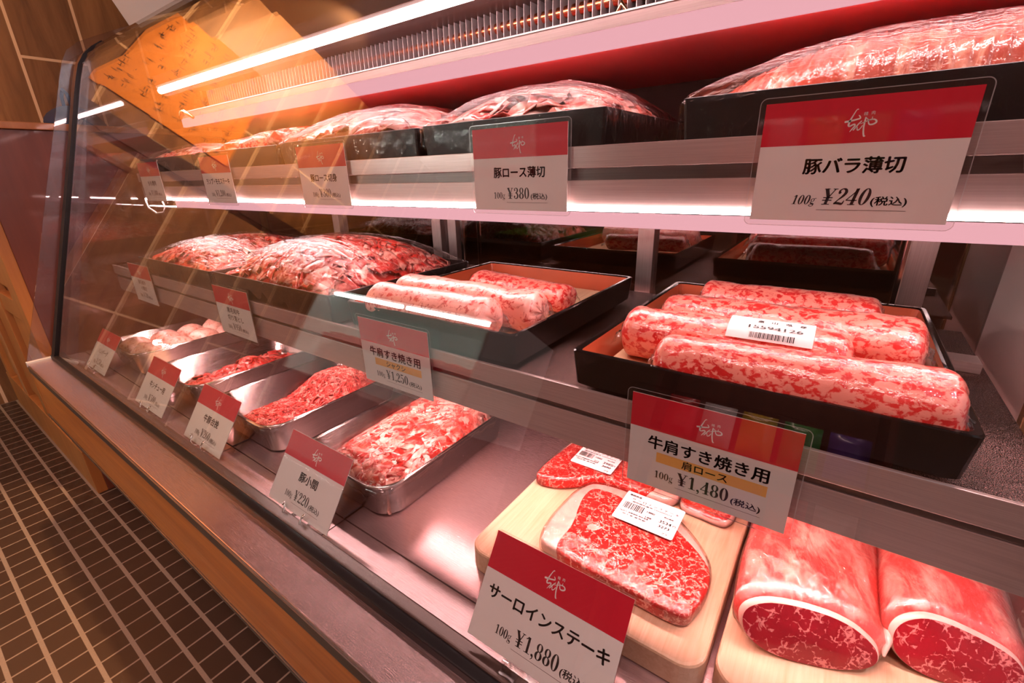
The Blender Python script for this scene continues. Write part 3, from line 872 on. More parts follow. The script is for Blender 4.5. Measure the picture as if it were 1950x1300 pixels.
def slices_pile(name, label, cx, cy, z0, hx, hy, h, n, size, mats, weights, seed, fn=None, curl=1.0, cat='sliced meat', kind='stuff', base_mat=0, under=True, group=None, tilt=0.5):
    """a heap of thin folded slices"""
    rnd = random.Random(seed); g = G(); f_ = fn or mound
    if under:
        nn = 26; pts = []
        for i in range(nn):
            for j in range(nn):
                u = -0.985 + 1.97 * i / (nn - 1); v = -0.985 + 1.97 * j / (nn - 1)
                pts.append((u * hx, v * hy, max(0.0, (h * f_(u, v) - size * 0.22)) + 0.002 * mnoise.noise(Vector((u * 6, v * 6, seed)))))
        g.grid(pts, nn, nn, base_mat)
    for k in range(n):
        u = rnd.uniform(-0.90, 0.90); v = rnd.uniform(-0.90, 0.90)
        zc = h * f_(u, v) - size * rnd.uniform(0.02, 0.24)
        a = rnd.uniform(0, 2 * PI); wd = size * rnd.uniform(0.5, 1.0); ln = size * rnd.uniform(0.8, 1.5)
        R_ = Matrix.Rotation(a, 3, 'Z') @ Matrix.Rotation(rnd.uniform(-tilt, tilt), 3, 'X') @ Matrix.Rotation(rnd.uniform(-tilt, tilt), 3, 'Y')
        n1, n2 = 9, 5; pts = []; ph = rnd.uniform(0, 6); fr = rnd.uniform(1.2, 2.8) * curl; am = size * rnd.uniform(0.08, 0.20)
        sl = 0.5 * size
        dzdx = (h * f_(min(u + 0.05, 1), v) - h * f_(max(u - 0.05, -1), v)) / (0.1 * hx); dzdy = (h * f_(u, min(v + 0.05, 1)) - h * f_(u, max(v - 0.05, -1))) / (0.1 * hy)
        for i in range(n1):
            s = i / (n1 - 1) - 0.5
            for j in range(n2):
                q = j / (n2 - 1) - 0.5
                edge = 1 - 0.25 * math.sin(ph + 7 * s)
                p = Vector((s * ln * 0.85 + am * 0.5 * math.sin(ph + fr * PI * s * 2), q * wd * edge * 1.0, am * math.cos(ph + fr * PI * s * 2) + 0.12 * wd * math.sin(q * 4 + ph)))
                p = R_ @ p; x = u * hx + p.x; y = v * hy + p.y
                z = zc + p.z + dzdx * p.x * 0.8 + dzdy * p.y * 0.8
                x = max(-hx * 0.985, min(hx * 0.985, x)); y = max(-hy * 0.985, min(hy * 0.985, y))
                top = h * f_(x / hx, y / hy)
                z = min(z, top + 0.001 + 0.004 * (1 if under else 2)); z = max(z, 0.0006)
                pts.append((x, y, z))
        mi = rnd.choices(range(len(mats)), weights)[0]
        g.grid(pts, n1, n2, mi)
    o = g.obj(name, mats, None, True); o.location = (cx, cy, z0)
    sm = o.modifiers.new('thickness', 'SOLIDIFY'); sm.thickness = 0.0012; sm.offset = -1
    tag(o, label, cat, group, kind); return o


def blob(hx, hy, h, seed, rough=0.16, n=20, m_=14, freq=2.2):
    pts = []
    for i in range(n):
        a = 2 * PI * i / n
        for j in range(m_):
            b = -PI / 2 + PI * j / (m_ - 1)
            d = Vector((math.cos(a) * math.cos(b), math.sin(a) * math.cos(b), math.sin(b)))
            k = 1 + rough * mnoise.noise(d * freq + Vector((seed * 7.3, seed, 0))) + rough * 0.4 * mnoise.noise(d * freq * 3 + Vector((seed * 3.3, seed, 0)))
            z = d.z * k * h / 2 + h / 2
            pts.append((d.x * hx * k, d.y * hy * k, max(z, 0.0)))
    return pts, n, m_


def slab_loops(outline, z0, z1, rnd_=0.004):
    """rounded slab from an outline (counter-clockwise)"""
    P = [Vector((x, y)) for x, y in outline]
    # resample smoothly (Catmull-Rom)
    Q = []; n = len(P)
    for i in range(n):
        p0, p1, p2, p3 = P[i - 1], P[i], P[(i + 1) % n], P[(i + 2) % n]
        for k in range(6):
            t = k / 6
            Q.append(0.5 * ((2 * p1) + (-p0 + p2) * t + (2 * p0 - 5 * p1 + 4 * p2 - p3) * t * t + (-p0 + 3 * p1 - 3 * p2 + p3) * t ** 3))
    c = sum(Q, Vector((0, 0))) / len(Q); n = len(Q)

    def ins(d):
        out = []
        for i in range(n):
            tdir = (Q[(i + 1) % n] - Q[i - 1]).normalized(); nn = Vector((tdir.y, -tdir.x)); out.append(Q[i] - nn * d)
        return out
    hgt = z1 - z0; loops = []
    for k in range(6):
        a = PI / 2 * k / 5
        loops.append([(p.x, p.y, z0 + rnd_ * 0.8 * (1 - math.cos(PI / 2 - (PI / 2 - a))) if False else z0 + rnd_ * (1 - math.cos(a))) for p in ins(rnd_ * (1 - math.sin(a)))])
    for k in range(6):
        a = PI / 2 * k / 5
        loops.append([(p.x, p.y, z1 - rnd_ * (1 - math.sin(a))) for p in ins(rnd_ * (1 - math.cos(a)))])
    for f in (0.85, 0.6, 0.3):
        lp = ins(rnd_)
        loops.append([(c.x + (p.x - c.x) * f, c.y + (p.y - c.y) * f, z1 + 0.0012 * (1 - f) + 0.0007 * mnoise.noise(Vector((p.x * 60 * f, p.y * 60 * f, 1)))) for p in lp])
    return loops


def grid_fill_slab(name, outline, z0, z1, mat, parent, rnd_=0.004):
    return G().loops(slab_loops(outline, z0, z1, rnd_)).obj(name, mat, parent, True)


# ------------------------------------------------------------------ lettering


def ribbon(g, pts, ws, z=0.0, n=8):
    """variable-width brush stroke in the XY plane"""
    P = [Vector(p) for p in pts]; W = list(ws); Q = []; WW = []; m_ = len(P)
    for i in range(m_ - 1):
        p0 = P[max(i - 1, 0)]; p1 = P[i]; p2 = P[i + 1]; p3 = P[min(i + 2, m_ - 1)]
        for k in range(n):
            t = k / n
            Q.append(0.5 * ((2 * p1) + (-p0 + p2) * t + (2 * p0 - 5 * p1 + 4 * p2 - p3) * t * t + (-p0 + 3 * p1 - 3 * p2 + p3) * t ** 3)); WW.append(W[i] + (W[i + 1] - W[i]) * t)
    Q.append(P[-1]); WW.append(W[-1]); vs = []
    for i, q in enumerate(Q):
        d = (Q[min(i + 1, len(Q) - 1)] - Q[max(i - 1, 0)]); d = d.normalized() if d.length > 1e-9 else Vector((1, 0)); nn = Vector((-d.y, d.x)) * WW[i] / 2
        vs += [(q.x + nn.x, q.y + nn.y, z), (q.x - nn.x, q.y - nn.y, z)]
    g.add(vs, [(2 * i, 2 * i + 1, 2 * i + 3, 2 * i + 2) for i in range(len(Q) - 1)])


def ringg(g, cx, cy, rx, ry, ix, iy, z=0.0, n=36):
    vs = []
    for k in range(n):
        a = 2 * PI * k / n; c, s = math.cos(a), math.sin(a)
        vs += [(cx + rx * c, cy + ry * s, z), (cx + ix * c, cy + iy * s, z)]
    g.add(vs, [(2 * k, 2 * k + 1, 2 * ((k + 1) % n) + 1, 2 * ((k + 1) % n)) for k in range(n)])


def quad(g, x0, y0, x1, y1, z=0.0):
    g.add([(x0, y0, z), (x1, y0, z), (x1, y1, z), (x0, y1, z)], [(0, 1, 2, 3)])


# high-contrast numerals: each draws into g inside a box 0..w x 0..1, returns advance
def numeral(ch):
    g = G(); T = 0.17; t = 0.045
    if ch == '0': ringg(g, .29, .5, .27, .51, .27 - T, .51 - t); return g, .60
    if ch == '1':
        quad(g, .21, 0, .21 + T, .99); quad(g, .07, 0, .52, t); ribbon(g, [(.05, .82), (.16, .87), (.24, .99)], [t, .07, .09]); return g, .58
    if ch == '2':
        ribbon(g, [(.11, .76), (.10, .86), (.22, .975), (.38, .93), (.45, .76), (.38, .55), (.20, .30), (.05, .07)], [.12, .10, .06, .13, T, .15, .07, .06])
        ribbon(g, [(.03, .07), (.18, .10), (.34, .075), (.48, .06), (.53, .27)], [.10, .14, .14, .12, .03]); ringg(g, .13, .74, .075, .075, 0, 0); return g, .60
    if ch == '3':
        ribbon(g, [(.11, .78), (.12, .90), (.26, .975), (.40, .90), (.43, .76), (.36, .60), (.20, .53)], [.10, .08, .05, .12, T, .12, t])
        ribbon(g, [(.20, .53), (.38, .48), (.47, .28), (.40, .09), (.24, .02), (.10, .10), (.08, .22)], [t, .12, T, .13, .05, .08, .10]); ringg(g, .11, .22, .07, .07, 0, 0); ringg(g, .13, .77, .065, .065, 0, 0); return g, .60
    if ch == '4':
        quad(g, .31, 0, .31 + T, .99); quad(g, .19, 0, .57, t); ribbon(g, [(.46, 1.0), (.24, .62), (.02, .28)], [.07, .06, .06]); quad(g, .01, .25, .59, .25 + .055); return g, .62
    if ch == '5':
        ribbon(g, [(.10, .96), (.28, .94), (.48, .98)], [.10, .14, .06]); ribbon(g, [(.115, .98), (.10, .56)], [.045, .045])
        ribbon(g, [(.10, .56), (.24, .64), (.42, .54), (.47, .32), (.40, .10), (.24, .02), (.10, .09), (.09, .21)], [t, .06, .13, T, .14, .05, .08, .10]); ringg(g, .12, .20, .07, .07, 0, 0); return g, .60
    if ch == '6':
        ringg(g, .29, .31, .26, .32, .26 - .15, .32 - t); ribbon(g, [(.47, .86), (.40, .96), (.26, .93), (.12, .70), (.09, .32)], [.10, .05, .06, .14, T]); return g, .60
    if ch == '8':
        ringg(g, .29, .26, .27, .27, .27 - T, .27 - t); ringg(g, .29, .745, .23, .26, .23 - .14, .26 - t); return g, .60
    if ch == '9':
        ringg(g, .29, .69, .26, .32, .26 - .15, .32 - t); ribbon(g, [(.11, .14), (.18, .04), (.32, .07), (.46, .30), (.49, .68)], [.10, .05, .06, .14, T]); return g, .60
    if ch == '7':
        ribbon(g, [(.06, .80), (.10, .93), (.30, .93), (.52, .96)], [.04, .10, .12, .06]); ribbon(g, [(.50, .95), (.34, .55), (.25, .02)], [.06, .10, .17]); return g, .56
    if ch == ',':
        ringg(g, .12, .08, .085, .085, 0, 0); ribbon(g, [(.18, .08), (.17, -.08), (.06, -.19)], [.09, .06, .02]); return g, .27
    if ch == 'Y':
        ribbon(g, [(.12, .98), (.36, .48)], [.18, .18]); ribbon(g, [(.60, .98), (.40, .48)], [.06, .06]); quad(g, .27, 0, .44, .52)
        quad(g, .15, 0, .57, t); quad(g, .0, .945, .30, .99); quad(g, .46, .945, .72, .99); quad(g, .10, .24, .62, .30); quad(g, .10, .40, .62, .46); return g, .76
    if ch == 'g':
        ringg(g, .22, .46, .18, .20, .09, .165); ringg(g, .23, -.10, .22, .13, .15, .085); ribbon(g, [(.12, .28), (.08, .16), (.22, .10), (.40, .06), (.42, -.06)], [.05, .07, .12, .11, .07])
        ribbon(g, [(.34, .58), (.42, .66), (.50, .64)], [.04, .06, .09]); return g, .52
    return g, .3


def numerals(text, x, y, h, slant=0.0, g=None, squeeze=1.0):
    g = g or G(); cx = x
    for ch in text:
        q, adv = numeral(ch)
        g.add([(cx + v[0] * h * squeeze + slant * v[1] * h, y + v[1] * h, v[2]) for v in q.v], q.f); cx += adv * h * squeeze
    return g, cx


def numwidth(text): return sum(numeral(c)[1] for c in text)


_tc = {}


def text_geo(body, size, bold=0.0, shear=0.0):
    key = (body, size, bold, shear)
    if key in _tc: return _tc[key]
    cu = bpy.data.curves.new('t', 'FONT'); cu.body = body; cu.size = size; cu.offset = bold; cu.shear = shear; cu.resolution_u = 3
    o = bpy.data.objects.new('t', cu); COL.objects.link(o)
    dg = bpy.context.evaluated_depsgraph_get(); me = bpy.data.meshes.new_from_object(o.evaluated_get(dg))
    vs = [tuple(v.co) for v in me.vertices]; fs = [tuple(p.vertices) for p in me.polygons]
    bpy.data.objects.remove(o); bpy.data.curves.remove(cu); bpy.data.meshes.remove(me)
    _tc[key] = (vs, fs); return vs, fs


def text(g, body, x, y, size, bold=0.0, width=None, center=True, shear=0.0, rot=0.0, dx=0.0):
    vs, fs = text_geo(body, size, 0.0, shear)
    if not vs: return
    xs = [v[0] for v in vs]; a, b = min(xs), max(xs); k = (width / (b - a)) if width else 1.0
    off = x - ((a + b) / 2 * k if center else a * k)
    for ox, oy in (((0, 0),) if bold <= 0 else ((-1, 0), (1, 0), (0, -1), (0, 1))):
        g.add([(v[0] * k + off + ox * bold, y + v[1] + oy * bold * 0.7, 0.0) for v in vs], fs)


# brush logo, traced as strokes on a 1 x 0.8 field (x right, y up)
LOGO = [
    ([(0.0, .40), (.10, .415), (.25, .44), (.40, .475), (.47, .50), (.455, .56), (.41, .61)], [.065, .075, .06, .05, .045, .04, .022]),
    ([(.365, .80), (.345, .825), (.30, .78), (.235, .62), (.18, .47), (.145, .32), (.155, .255), (.19, .235)], [.02, .028, .03, .04, .055, .065, .05, .045]),
    ([(.19, .235), (.27, .285), (.33, .30), (.35, .25), (.30, .17), (.22, .04)], [.045, .05, .05, .045, .04, .015]),
    ([(.54, .41), (.46, .31), (.38, .18), (.32, .09)], [.03, .04, .045, .04]),
    ([(.38, .17), (.43, .20), (.445, .12), (.47, .09), (.52, .12), (.57, .20), (.585, .26)], [.03, .03, .03, .035, .035, .03, .014]),
    ([(.50, .305), (.60, .345), (.70, .39), (.77, .42), (.90, .435), (.98, .385), (.985, .32), (.90, .265), (.80, .265), (.755, .33), (.745, .40)], [.02, .025, .03, .035, .04, .055, .06, .055, .045, .04, .03]),
    ([(.645, .53), (.635, .40), (.635, .20), (.66, 0.0), (.70, -.13), (.745, -.125)], [.04, .055, .05, .05, .055, .02]),
    ([(.665, .50), (.72, .44), (.76, .40)], [.02, .035, .04]),
    ([(.845, .53), (.84, .46), (.82, .41)], [.015, .025, .03]),
]


def logo(g, cx, cy, w_):
    q = G()
    for p, ws in LOGO: ribbon(q, p, ws, n=6)
    g.add([(cx + (v[0] - 0.5) * w_, cy + (v[1] - 0.35) * w_, 0) for v in q.v], q.f)
    text(g, '精', cx + 0.125 * w_, cy + 0.245 * w_, 0.135 * w_, 0.0)
    text(g, '肉', cx + 0.345 * w_, cy + 0.265 * w_, 0.135 * w_, 0.0)


CW, CH = 0.128, 0.0895


def to_card(g, name, mat, parent, yoff):
    # XY drawing plane -> card's XZ plane facing -Y
    vs = [(v[0], yoff, v[1]) for v in g.v]
    return link(name, mesh(name, vs, g.f, g.mi), mat, parent)


def price_card(x, y, z, title, price, label, rot=(0, 0, 0), sub=None, line2=None, slant=0.0, margin=0.0045, tw=None):
    """x,y,z = bottom-left corner of the printed card"""
    e = empty('price_card', (x + CW / 2, y, z), label, 'price card', 'red and white price cards', rot)
    hw = CW / 2
    # laminate sleeve
    m_ = margin
    lp = rrect(-hw - m_, hw + m_, -m_, CH + m_, 0.005, 0, 5)
    n = len(lp); vs = [(p[0], -0.0006, p[1]) for p in lp] + [(p[0], 0.0006, p[1]) for p in lp]
    G().add(vs, [tuple(range(n)), tuple(range(2 * n - 1, n - 1, -1))] + [(i, n + i, n + (i + 1) % n, (i + 1) % n) for i in range(n)]).obj('laminate_sleeve', M['laminate'], e)
    if m_ > 0.003:
        ri = rrect(-hw - m_ + 0.0006, hw + m_ - 0.0006, -m_ + 0.0006, CH + m_ - 0.0006, 0.0044, 0, 5)
        vs = [(p[0], -0.0008, p[1]) for p in lp] + [(p[0], -0.0008, p[1]) for p in ri]
        G().add(vs, [(i, (i + 1) % n, n + (i + 1) % n, n + i) for i in range(n)]).obj('sleeve_edge', M['sleeve_edge'], e)
    G().box(-hw, hw, -0.0003, 0.0003, 0.0, CH).obj('card_sheet', M['card'], e)
    G().box(-hw, hw, -0.00036, -0.0003, CH * 0.645, CH).obj('red_header', M['card_red'], e)
    g = G(); logo(g, 0.0005, CH * 0.80, 0.0195); to_card(g, 'brush_logo', M['card'], e, -0.00042)
    g = G()
    if sub:
        if tw is None: tw = 0.094
        text(g, title, 0.0, CH * 0.455, 0.0138, 0.00036, tw)
        b = G(); quad(b, -0.039, CH * 0.305, 0.0475, CH * 0.415); to_card(b, 'orange_band', M['card_orange'], e, -0.00036)
        text(g, sub, 0.001, CH * 0.325, 0.0086, 0.0002, min(0.0088 * len(sub), 0.05) * 1.02)
        py, ph = CH * 0.125, 0.0122
    elif line2:
        text(g, title, -0.001, CH * 0.49, 0.0110, 0.0002, 0.0115 * len(title)); text(g, line2, 0.001, CH * 0.335, 0.0110, 0.0002, 0.0115 * len(line2))
        py, ph = CH * 0.13, 0.0118
    else:
        text(g, title, 0.001, CH * 0.415, 0.0126, 0.00040, tw or 0.0126 * len(title))
        py, ph = CH * 0.145, 0.0122
    to_card(g, 'product_name', M['ink'], e, -0.00042)
    g = G(); wn = numwidth('Y' + price) * ph
    x1 = -0.4 * wn - 0.003
    numerals('Y' + price, x1, py, ph, slant, g)
    xe = x1 + wn
    h2 = 0.0072; numerals('100g', x1 - numwidth('100g') * h2 - 0.003, py, h2, slant, g)
    text(g, '(税込)', xe + 0.0125, py + 0.0004, 0.0070, 0.00018, 0.0215)
    to_card(g, 'price_text', M['ink'], e, -0.00042)
    g = G(); quad(g, x1 - 0.001, py - 0.0042, xe + 0.024, py - 0.0039); to_card(g, 'underline', M['ink_thin'], e, -0.00042)
    return e


def card_stand(x, y, label, clear_stand=False):
    """small chrome wire clip on the deck that carries a leaning card"""
    e = empty('card_stand', (x + CW / 2, y, DECK), label, 'card stand', 'clips holding the deck price cards')
    if clear_stand:
        G().box(-0.022, -0.014, -0.0045, -0.0015, 0.0, 0.030, bev=0.0008).obj('upright', M['clear_plastic'], e)
        G().box(-0.030, 0.030, -0.012, 0.028, 0.0, 0.0025, bev=0.001).obj('foot', M['clear_plastic'], e)
        G().box(-0.026, -0.010, -0.0060, 0.012, 0.004, 0.014, bev=0.0008).obj('slot_block', M['clear_plastic'], e)
        return e
    r = 0.0013
    for s in (-1, 1):
        G().tube([(s * 0.012, 0.020, 0.0015), (s * 0.017, 0.004, 0.0015), (s * 0.0175, -0.004, 0.004), (s * 0.018, -0.0055, 0.012), (s * 0.019, -0.0005, 0.019), (s * 0.0215, 0.001, 0.0215), (s * 0.021, -0.003, 0.0195)], r, 7).obj('wire_hook', M['chrome'], e, True)
    G().tube([(-0.0172, -0.004, 0.0030), (-0.008, -0.010, 0.0016), (0.0, -0.0115, 0.0014), (0.008, -0.010, 0.0016), (0.0172, -0.004, 0.0030)], r, 7).obj('front_bow', M['chrome'], e, True)
    G().tube([(-0.012, 0.020, 0.0016), (0.0, 0.025, 0.0015), (0.012, 0.020, 0.0016)], r, 7).obj('rear_bow', M['chrome'], e, True)
    return e


# ------------------------------------------------------------------ price cards
ZU, ZL = -0.0435, -0.2695
price_card(-0.069, 0.4555, ZU, '豚バラ薄切', '240', 'largest price card on the upper rail, thin sliced pork belly at 240 yen', slant=0.22)
price_card(-0.378, 0.4540, ZU + 0.002, '豚ロース薄切', '380', 'upper rail price card for thin sliced pork loin at 380 yen', tw=0.070)
price_card(-0.7555, 0.4545, ZU + 0.002, '豚ロース切身', '380', 'upper rail price card for pork loin cutlets at 380 yen', tw=0.070)
price_card(-1.121, 0.4545, ZU + 0.001, 'ランプ・モモステーキ', '1,200', 'upper rail price card for rump and round steak at 1,200 yen', tw=0.100)
price_card(-1.478, 0.4560, ZU + 0.001, 'もも焼肉', '1,080', 'faint price card at the far left end of the upper rail')
price_card(-0.1235, 0.3475, ZL, '牛肩すき焼き用', '1,480', 'large orange-banded price card on the lower rail, under the four-roll tray', sub='肩ロース')
price_card(-0.500, 0.3465, ZL + 0.009, '牛肩すき焼き用', '1,250', 'orange-banded price card in the middle of the lower rail, above the pork pieces', sub='シャクシ')
price_card(-0.926, 0.3460, ZL + 0.003, '黒毛和牛', '950', 'lower rail price card for black wagyu trimmings at 950 yen', line2='切り落とし')
price_card(-1.372, 0.3475, ZL + 0.005, '黒毛和牛', '720', 'faint price card at the far left of the lower rail', line2='小間切')

LEAN = (math.radians(-34), 0, 0)
deck_cards = [(-0.2055, 0.205, -0.3765, 'サーロインステーキ', '1,880', 'sirloin steak price card at 1,880 yen in front of the wooden board', 0.113),
              (-0.552, 0.209, -0.3880, '豚小間', '220', 'pork pieces price card at 220 yen standing on the deck', None),
              (-0.836, 0.214, -0.3980, '牛豚合挽', '260', 'mixed mince price card at 260 yen standing on the deck', None),
              (-1.050, 0.212, -0.3900, '牛シチュー用', '500', 'beef stew price card at 500 yen standing on the deck', 0.068),
              (-1.395, 0.219, -0.3980, 'ハンバーグ', '250', 'hamburger price card leaning at the far left of the deck', 0.062)]
for (x, y, z, t_, p_, lb, tw_) in deck_cards:
    price_card(x, y, max(z, DECK + 0.005), t_, p_, lb, rot=LEAN, margin=0.0015, tw=tw_)
card_stand(-0.2055, 0.2025, 'clear plastic stand under the sirloin steak price card', True)
for (x, y, z, t_, p_, lb, tw_), nm in zip(deck_cards[1:], ('pork pieces', 'mixed mince', 'beef stew', 'hamburger')):
    card_stand(x, y - 0.001, 'chrome wire clip holding the ' + nm + ' price card')

# ------------------------------------------------------------------ upper shelf
UG = 'black trays of wrapped meat on the upper shelf'


def m_side(u, v):
    return max(0, 1 - abs(u) ** 2.2) ** 0.8 * max(0, 1 - abs(v) ** 3.0) ** 0.8


UZ = US + 0.0005
y0u, y1u = 0.468, 0.715
# 1: pork belly slices, long mound
e, hx, hy, h = black_box(-0.140, 0.155, y0u, y1u, UZ, 0.059, 'black tray of thin sliced pork belly behind the 240 yen card', UG)


def m_belly(u, v):
    a = max(0.0, 1 - abs(v) ** 2.0) ** 0.55
    if u < 0: b = max(0.0, 1 - abs(u) ** 1.7) ** 0.62
    else: b = 1.0 if u < 0.85 else max(0.0, 1 - ((u - 0.85) / 0.15) ** 2) ** 0.5
    return a * b


nn1, nn2 = 230, 46; pts = []
for i in range(nn1):
    u = -0.975 + 1.95 * i / (nn1 - 1)
    for j in range(nn2):
        v = -0.97 + 1.94 * j / (nn2 - 1)
        us = u + 0.05 * v * v + 0.02 * mnoise.noise(Vector((u * 4, v * 2, 3)))
        saw = (us * 17 + 0.5 * mnoise.noise(Vector((u * 6, v * 1.2, 7)))) % 1.0
        m_ = m_belly(u, v)
        z = 0.060 * m_ * (1 + 0.06 * mnoise.noise(Vector((u * 5, v * 2, 1)))) + 0.0042 * (saw ** 0.6) * min(1, m_ * 2)
        pts.append((u * (hx - 0.005), v * (hy - 0.006), z + h * 0.62))
g = G().grid(pts, nn1, nn2)
o = g.obj('sliced_pork_belly', M['belly'], None, True); o.location = (e.location.x, e.location.y, UZ)
tag(o, 'long overlapping mound of sliced pork belly in the upper right tray', 'sliced meat', kind='stuff')
film_dome(e, hx, hy, h, 0.045, seed=4, fn=m_belly, off=0.0045)
# 2: thin sliced pork loin
e, hx, hy, h = black_box(-0.476, -0.215, y0u, y1u, UZ, 0.060, 'black tray of thin sliced pork loin, second from the right on the upper shelf', UG)
slices_pile('sliced_pork_loin', 'pale pink draped pork loin slices in the second tray from the right', e.location.x, e.location.y, UZ + h * 0.75, hx - 0.006, hy - 0.006, 0.046, 80, 0.075, [M['slice_pink'], M['slice_fat'], M['slice_red']], [7, 1.6, 2], 21, curl=0.35, tilt=0.12)
film_dome(e, hx, hy, h, 0.040, seed=8)
# 3: pork loin cutlets
e, hx, hy, h = black_box(-0.828, -0.486, y0u, y1u, UZ, 0.059, 'black tray of pork loin cutlets behind the upper 380 yen cutlet card', UG)
slices_pile('pork_loin_cutlets', 'overlapping pink pork loin cutlets with white fat rims', e.location.x, e.location.y, UZ + h * 0.75, hx - 0.006, hy - 0.006, 0.050, 46, 0.10, [M['slice_pink'], M['slice_fat'], M['slice_red']], [7, 2.4, 1.4], 31, curl=0.3, tilt=0.12)
film_dome(e, hx, hy, h, 0.044, seed=12)
# 4: rump steaks, four slabs leaning
e, hx, hy, h = black_box(-1.168, -0.838, y0u, y1u, UZ, 0.057, 'black tray of rump steaks behind the 1,200 yen card', UG)
for k, (dx, dz, sx) in enumerate(((-0.112, 0.018, 0.042), (-0.034, 0.024, 0.046), (0.046, 0.032, 0.046), (0.118, 0.020, 0.036))):
    p_, n_, m2 = blob(sx, 0.085, 0.050, 40 + k, 0.22)
    o = G().grid([p_[i * m2 + j] for i in list(range(n_)) + [0] for j in range(m2)], n_ + 1, m2).obj('rump_steak', M['marble_roll' if k % 2 else 'slice_red'], None, True)
    o.location = (e.location.x + dx, e.location.y - 0.01 + 0.01 * k, UZ + 0.004 + dz * 0.9); o.rotation_euler = (0.1, -0.32, 0.2 * (k - 1))
    tag(o, ('first', 'second', 'third', 'fourth')[k] + ' from the left of the wrapped rump steaks on the upper shelf', 'steak', 'rump steaks in the upper tray')
# 5: diced chunks at the far end
e, hx, hy, h = black_box(-1.492, -1.182, y0u, y1u, UZ, 0.056, 'black tray of small beef pieces at the far left of the upper shelf', UG)
slices_pile('sliced_beef', 'reddish barbecue beef pieces heaped at the far left of the upper shelf', e.location.x, e.location.y, UZ + h * 0.75, hx - 0.006, hy - 0.006, 0.032, 90, 0.05, [M['slice_red'], M['slice_pink']], [4, 2], 51, curl=0.6)
film_dome(e, hx, hy, h, 0.028, seed=15)

# ------------------------------------------------------------------ lower shelf
lacquer_tray(-0.186, 0.092, 0.350, 0.672, 'black lacquered tray of four marbled beef rolls on the right of the lower shelf')
lacquer_tray(-0.530, -0.252, 0.352, 0.672, 'black lacquered tray of three pink beef rolls in the middle of the lower shelf')
FT = LS + 0.0168
RG = 'film-wrapped beef rolls on the lower shelf'


def rl(ax, ay, bx, by, r, *a, flat=0.92, **k):
    z = FT + r * 0.88 + 0.001; return roll((ax, ay, z), (bx, by, z), r, *a, flat=flat, group=RG, **k)


rl(-0.116, 0.377, 0.086, 0.383, 0.0265, 'front marbled beef roll along the edge of the right tray', M['marble_roll'], seed=1, taper=(0.9, 1.12))
rb = rl(-0.166, 0.430, 0.026, 0.434, 0.0280, 'marbled beef roll carrying a white origin label', M['marble_roll'], seed=2)
rl(-0.150, 0.497, 0.076, 0.489, 0.0295, 'thick marbled beef roll behind the labelled one, reaching furthest right', M['marble_roll'], seed=3, taper=(0.88, 1.1))
rl(-0.150, 0.547, 0.012, 0.549, 0.0210, 'thin pale beef roll tucked behind the thick roll', M['pink_roll'], seed=7)
rl(-0.134, 0.600, 0.050, 0.598, 0.0255, 'rearmost loosely bagged beef roll of the right tray', M['marble_roll'], seed=4)
rl(-0.498, 0.378, -0.300, 0.384, 0.0270, 'front pink beef roll of the middle tray', M['pink_roll'], seed=5)
rl(-0.508, 0.436, -0.270, 0.436, 0.0270, 'middle pink beef roll with a paper label in the middle tray', M['pink_roll'], seed=6)
rl(-0.455, 0.540, -0.275, 0.512, 0.0245, 'rear flattened red beef roll of the middle tray', M['marble_roll'], seed=8, flat=0.75)


def roll_label(parent, r, x0, x1, lines, seed=0, a0=38, a1=104):
    g = G(); n1, n2 = 16, 10; pts = []
    rr = r * 1.075 + 0.0004

    def P(x, a, k=0.0): return (x, -(rr + k) * math.cos(a), (rr + k) * 0.93 * math.sin(a))
    for i in range(n1):
        for j in range(n2):
            a = math.radians(a0 + (a1 - a0) * j / (n2 - 1)); pts.append(P(x0 + (x1 - x0) * i / (n1 - 1), a))
    o = g.grid(pts, n1, n2).obj('paper_label', M['label_white'], parent, True)
    q = G()
    for (body, fx, fa, size, wid) in lines:
        text(q, body, x0 + (x1 - x0) * fx, 0, size, 0.0, wid)
        for k in range(len(q.v)):
            if len(q.v[k]) == 3 and q.v[k][2] == 0.0:
                a = math.radians(a0) + (math.radians(a1 - a0) * fa) + q.v[k][1] / rr; q.v[k] = (*P(q.v[k][0], a, 0.0005), 1)
    bx = x0 + (x1 - x0) * 0.28; rnd = random.Random(seed); i0 = len(q.v)
    vs = [v[:3] for v in q.v]; fs = list(q.f)
    while bx < x0 + (x1 - x0) * 0.80:
        wd = rnd.choice((0.0003, 0.0005, 0.0009)); a = math.radians(a0 + 4); b = math.radians(a0 + 15); i = len(vs)
        vs += [P(bx, a, 0.0005), P(bx + wd, a, 0.0005), P(bx + wd, b, 0.0005), P(bx, b, 0.0005)]; fs.append((i, i + 1, i + 2, i + 3)); bx += wd + rnd.choice((0.0004, 0.0007))
    link('label_print', mesh('label_print', vs, fs), M['ink'], o)


roll_label(rb, 0.0280, 0.002, 0.066, [('富　山　県　産', 0.62, 0.62, 0.0045, 0.036), ('15594126', 0.56, 0.36, 0.0056, 0.040), ('15594126', 0.565, 0.36, 0.0056, 0.040), ('富　山　県　産', 0.625, 0.62, 0.0048, 0.036)], 1)

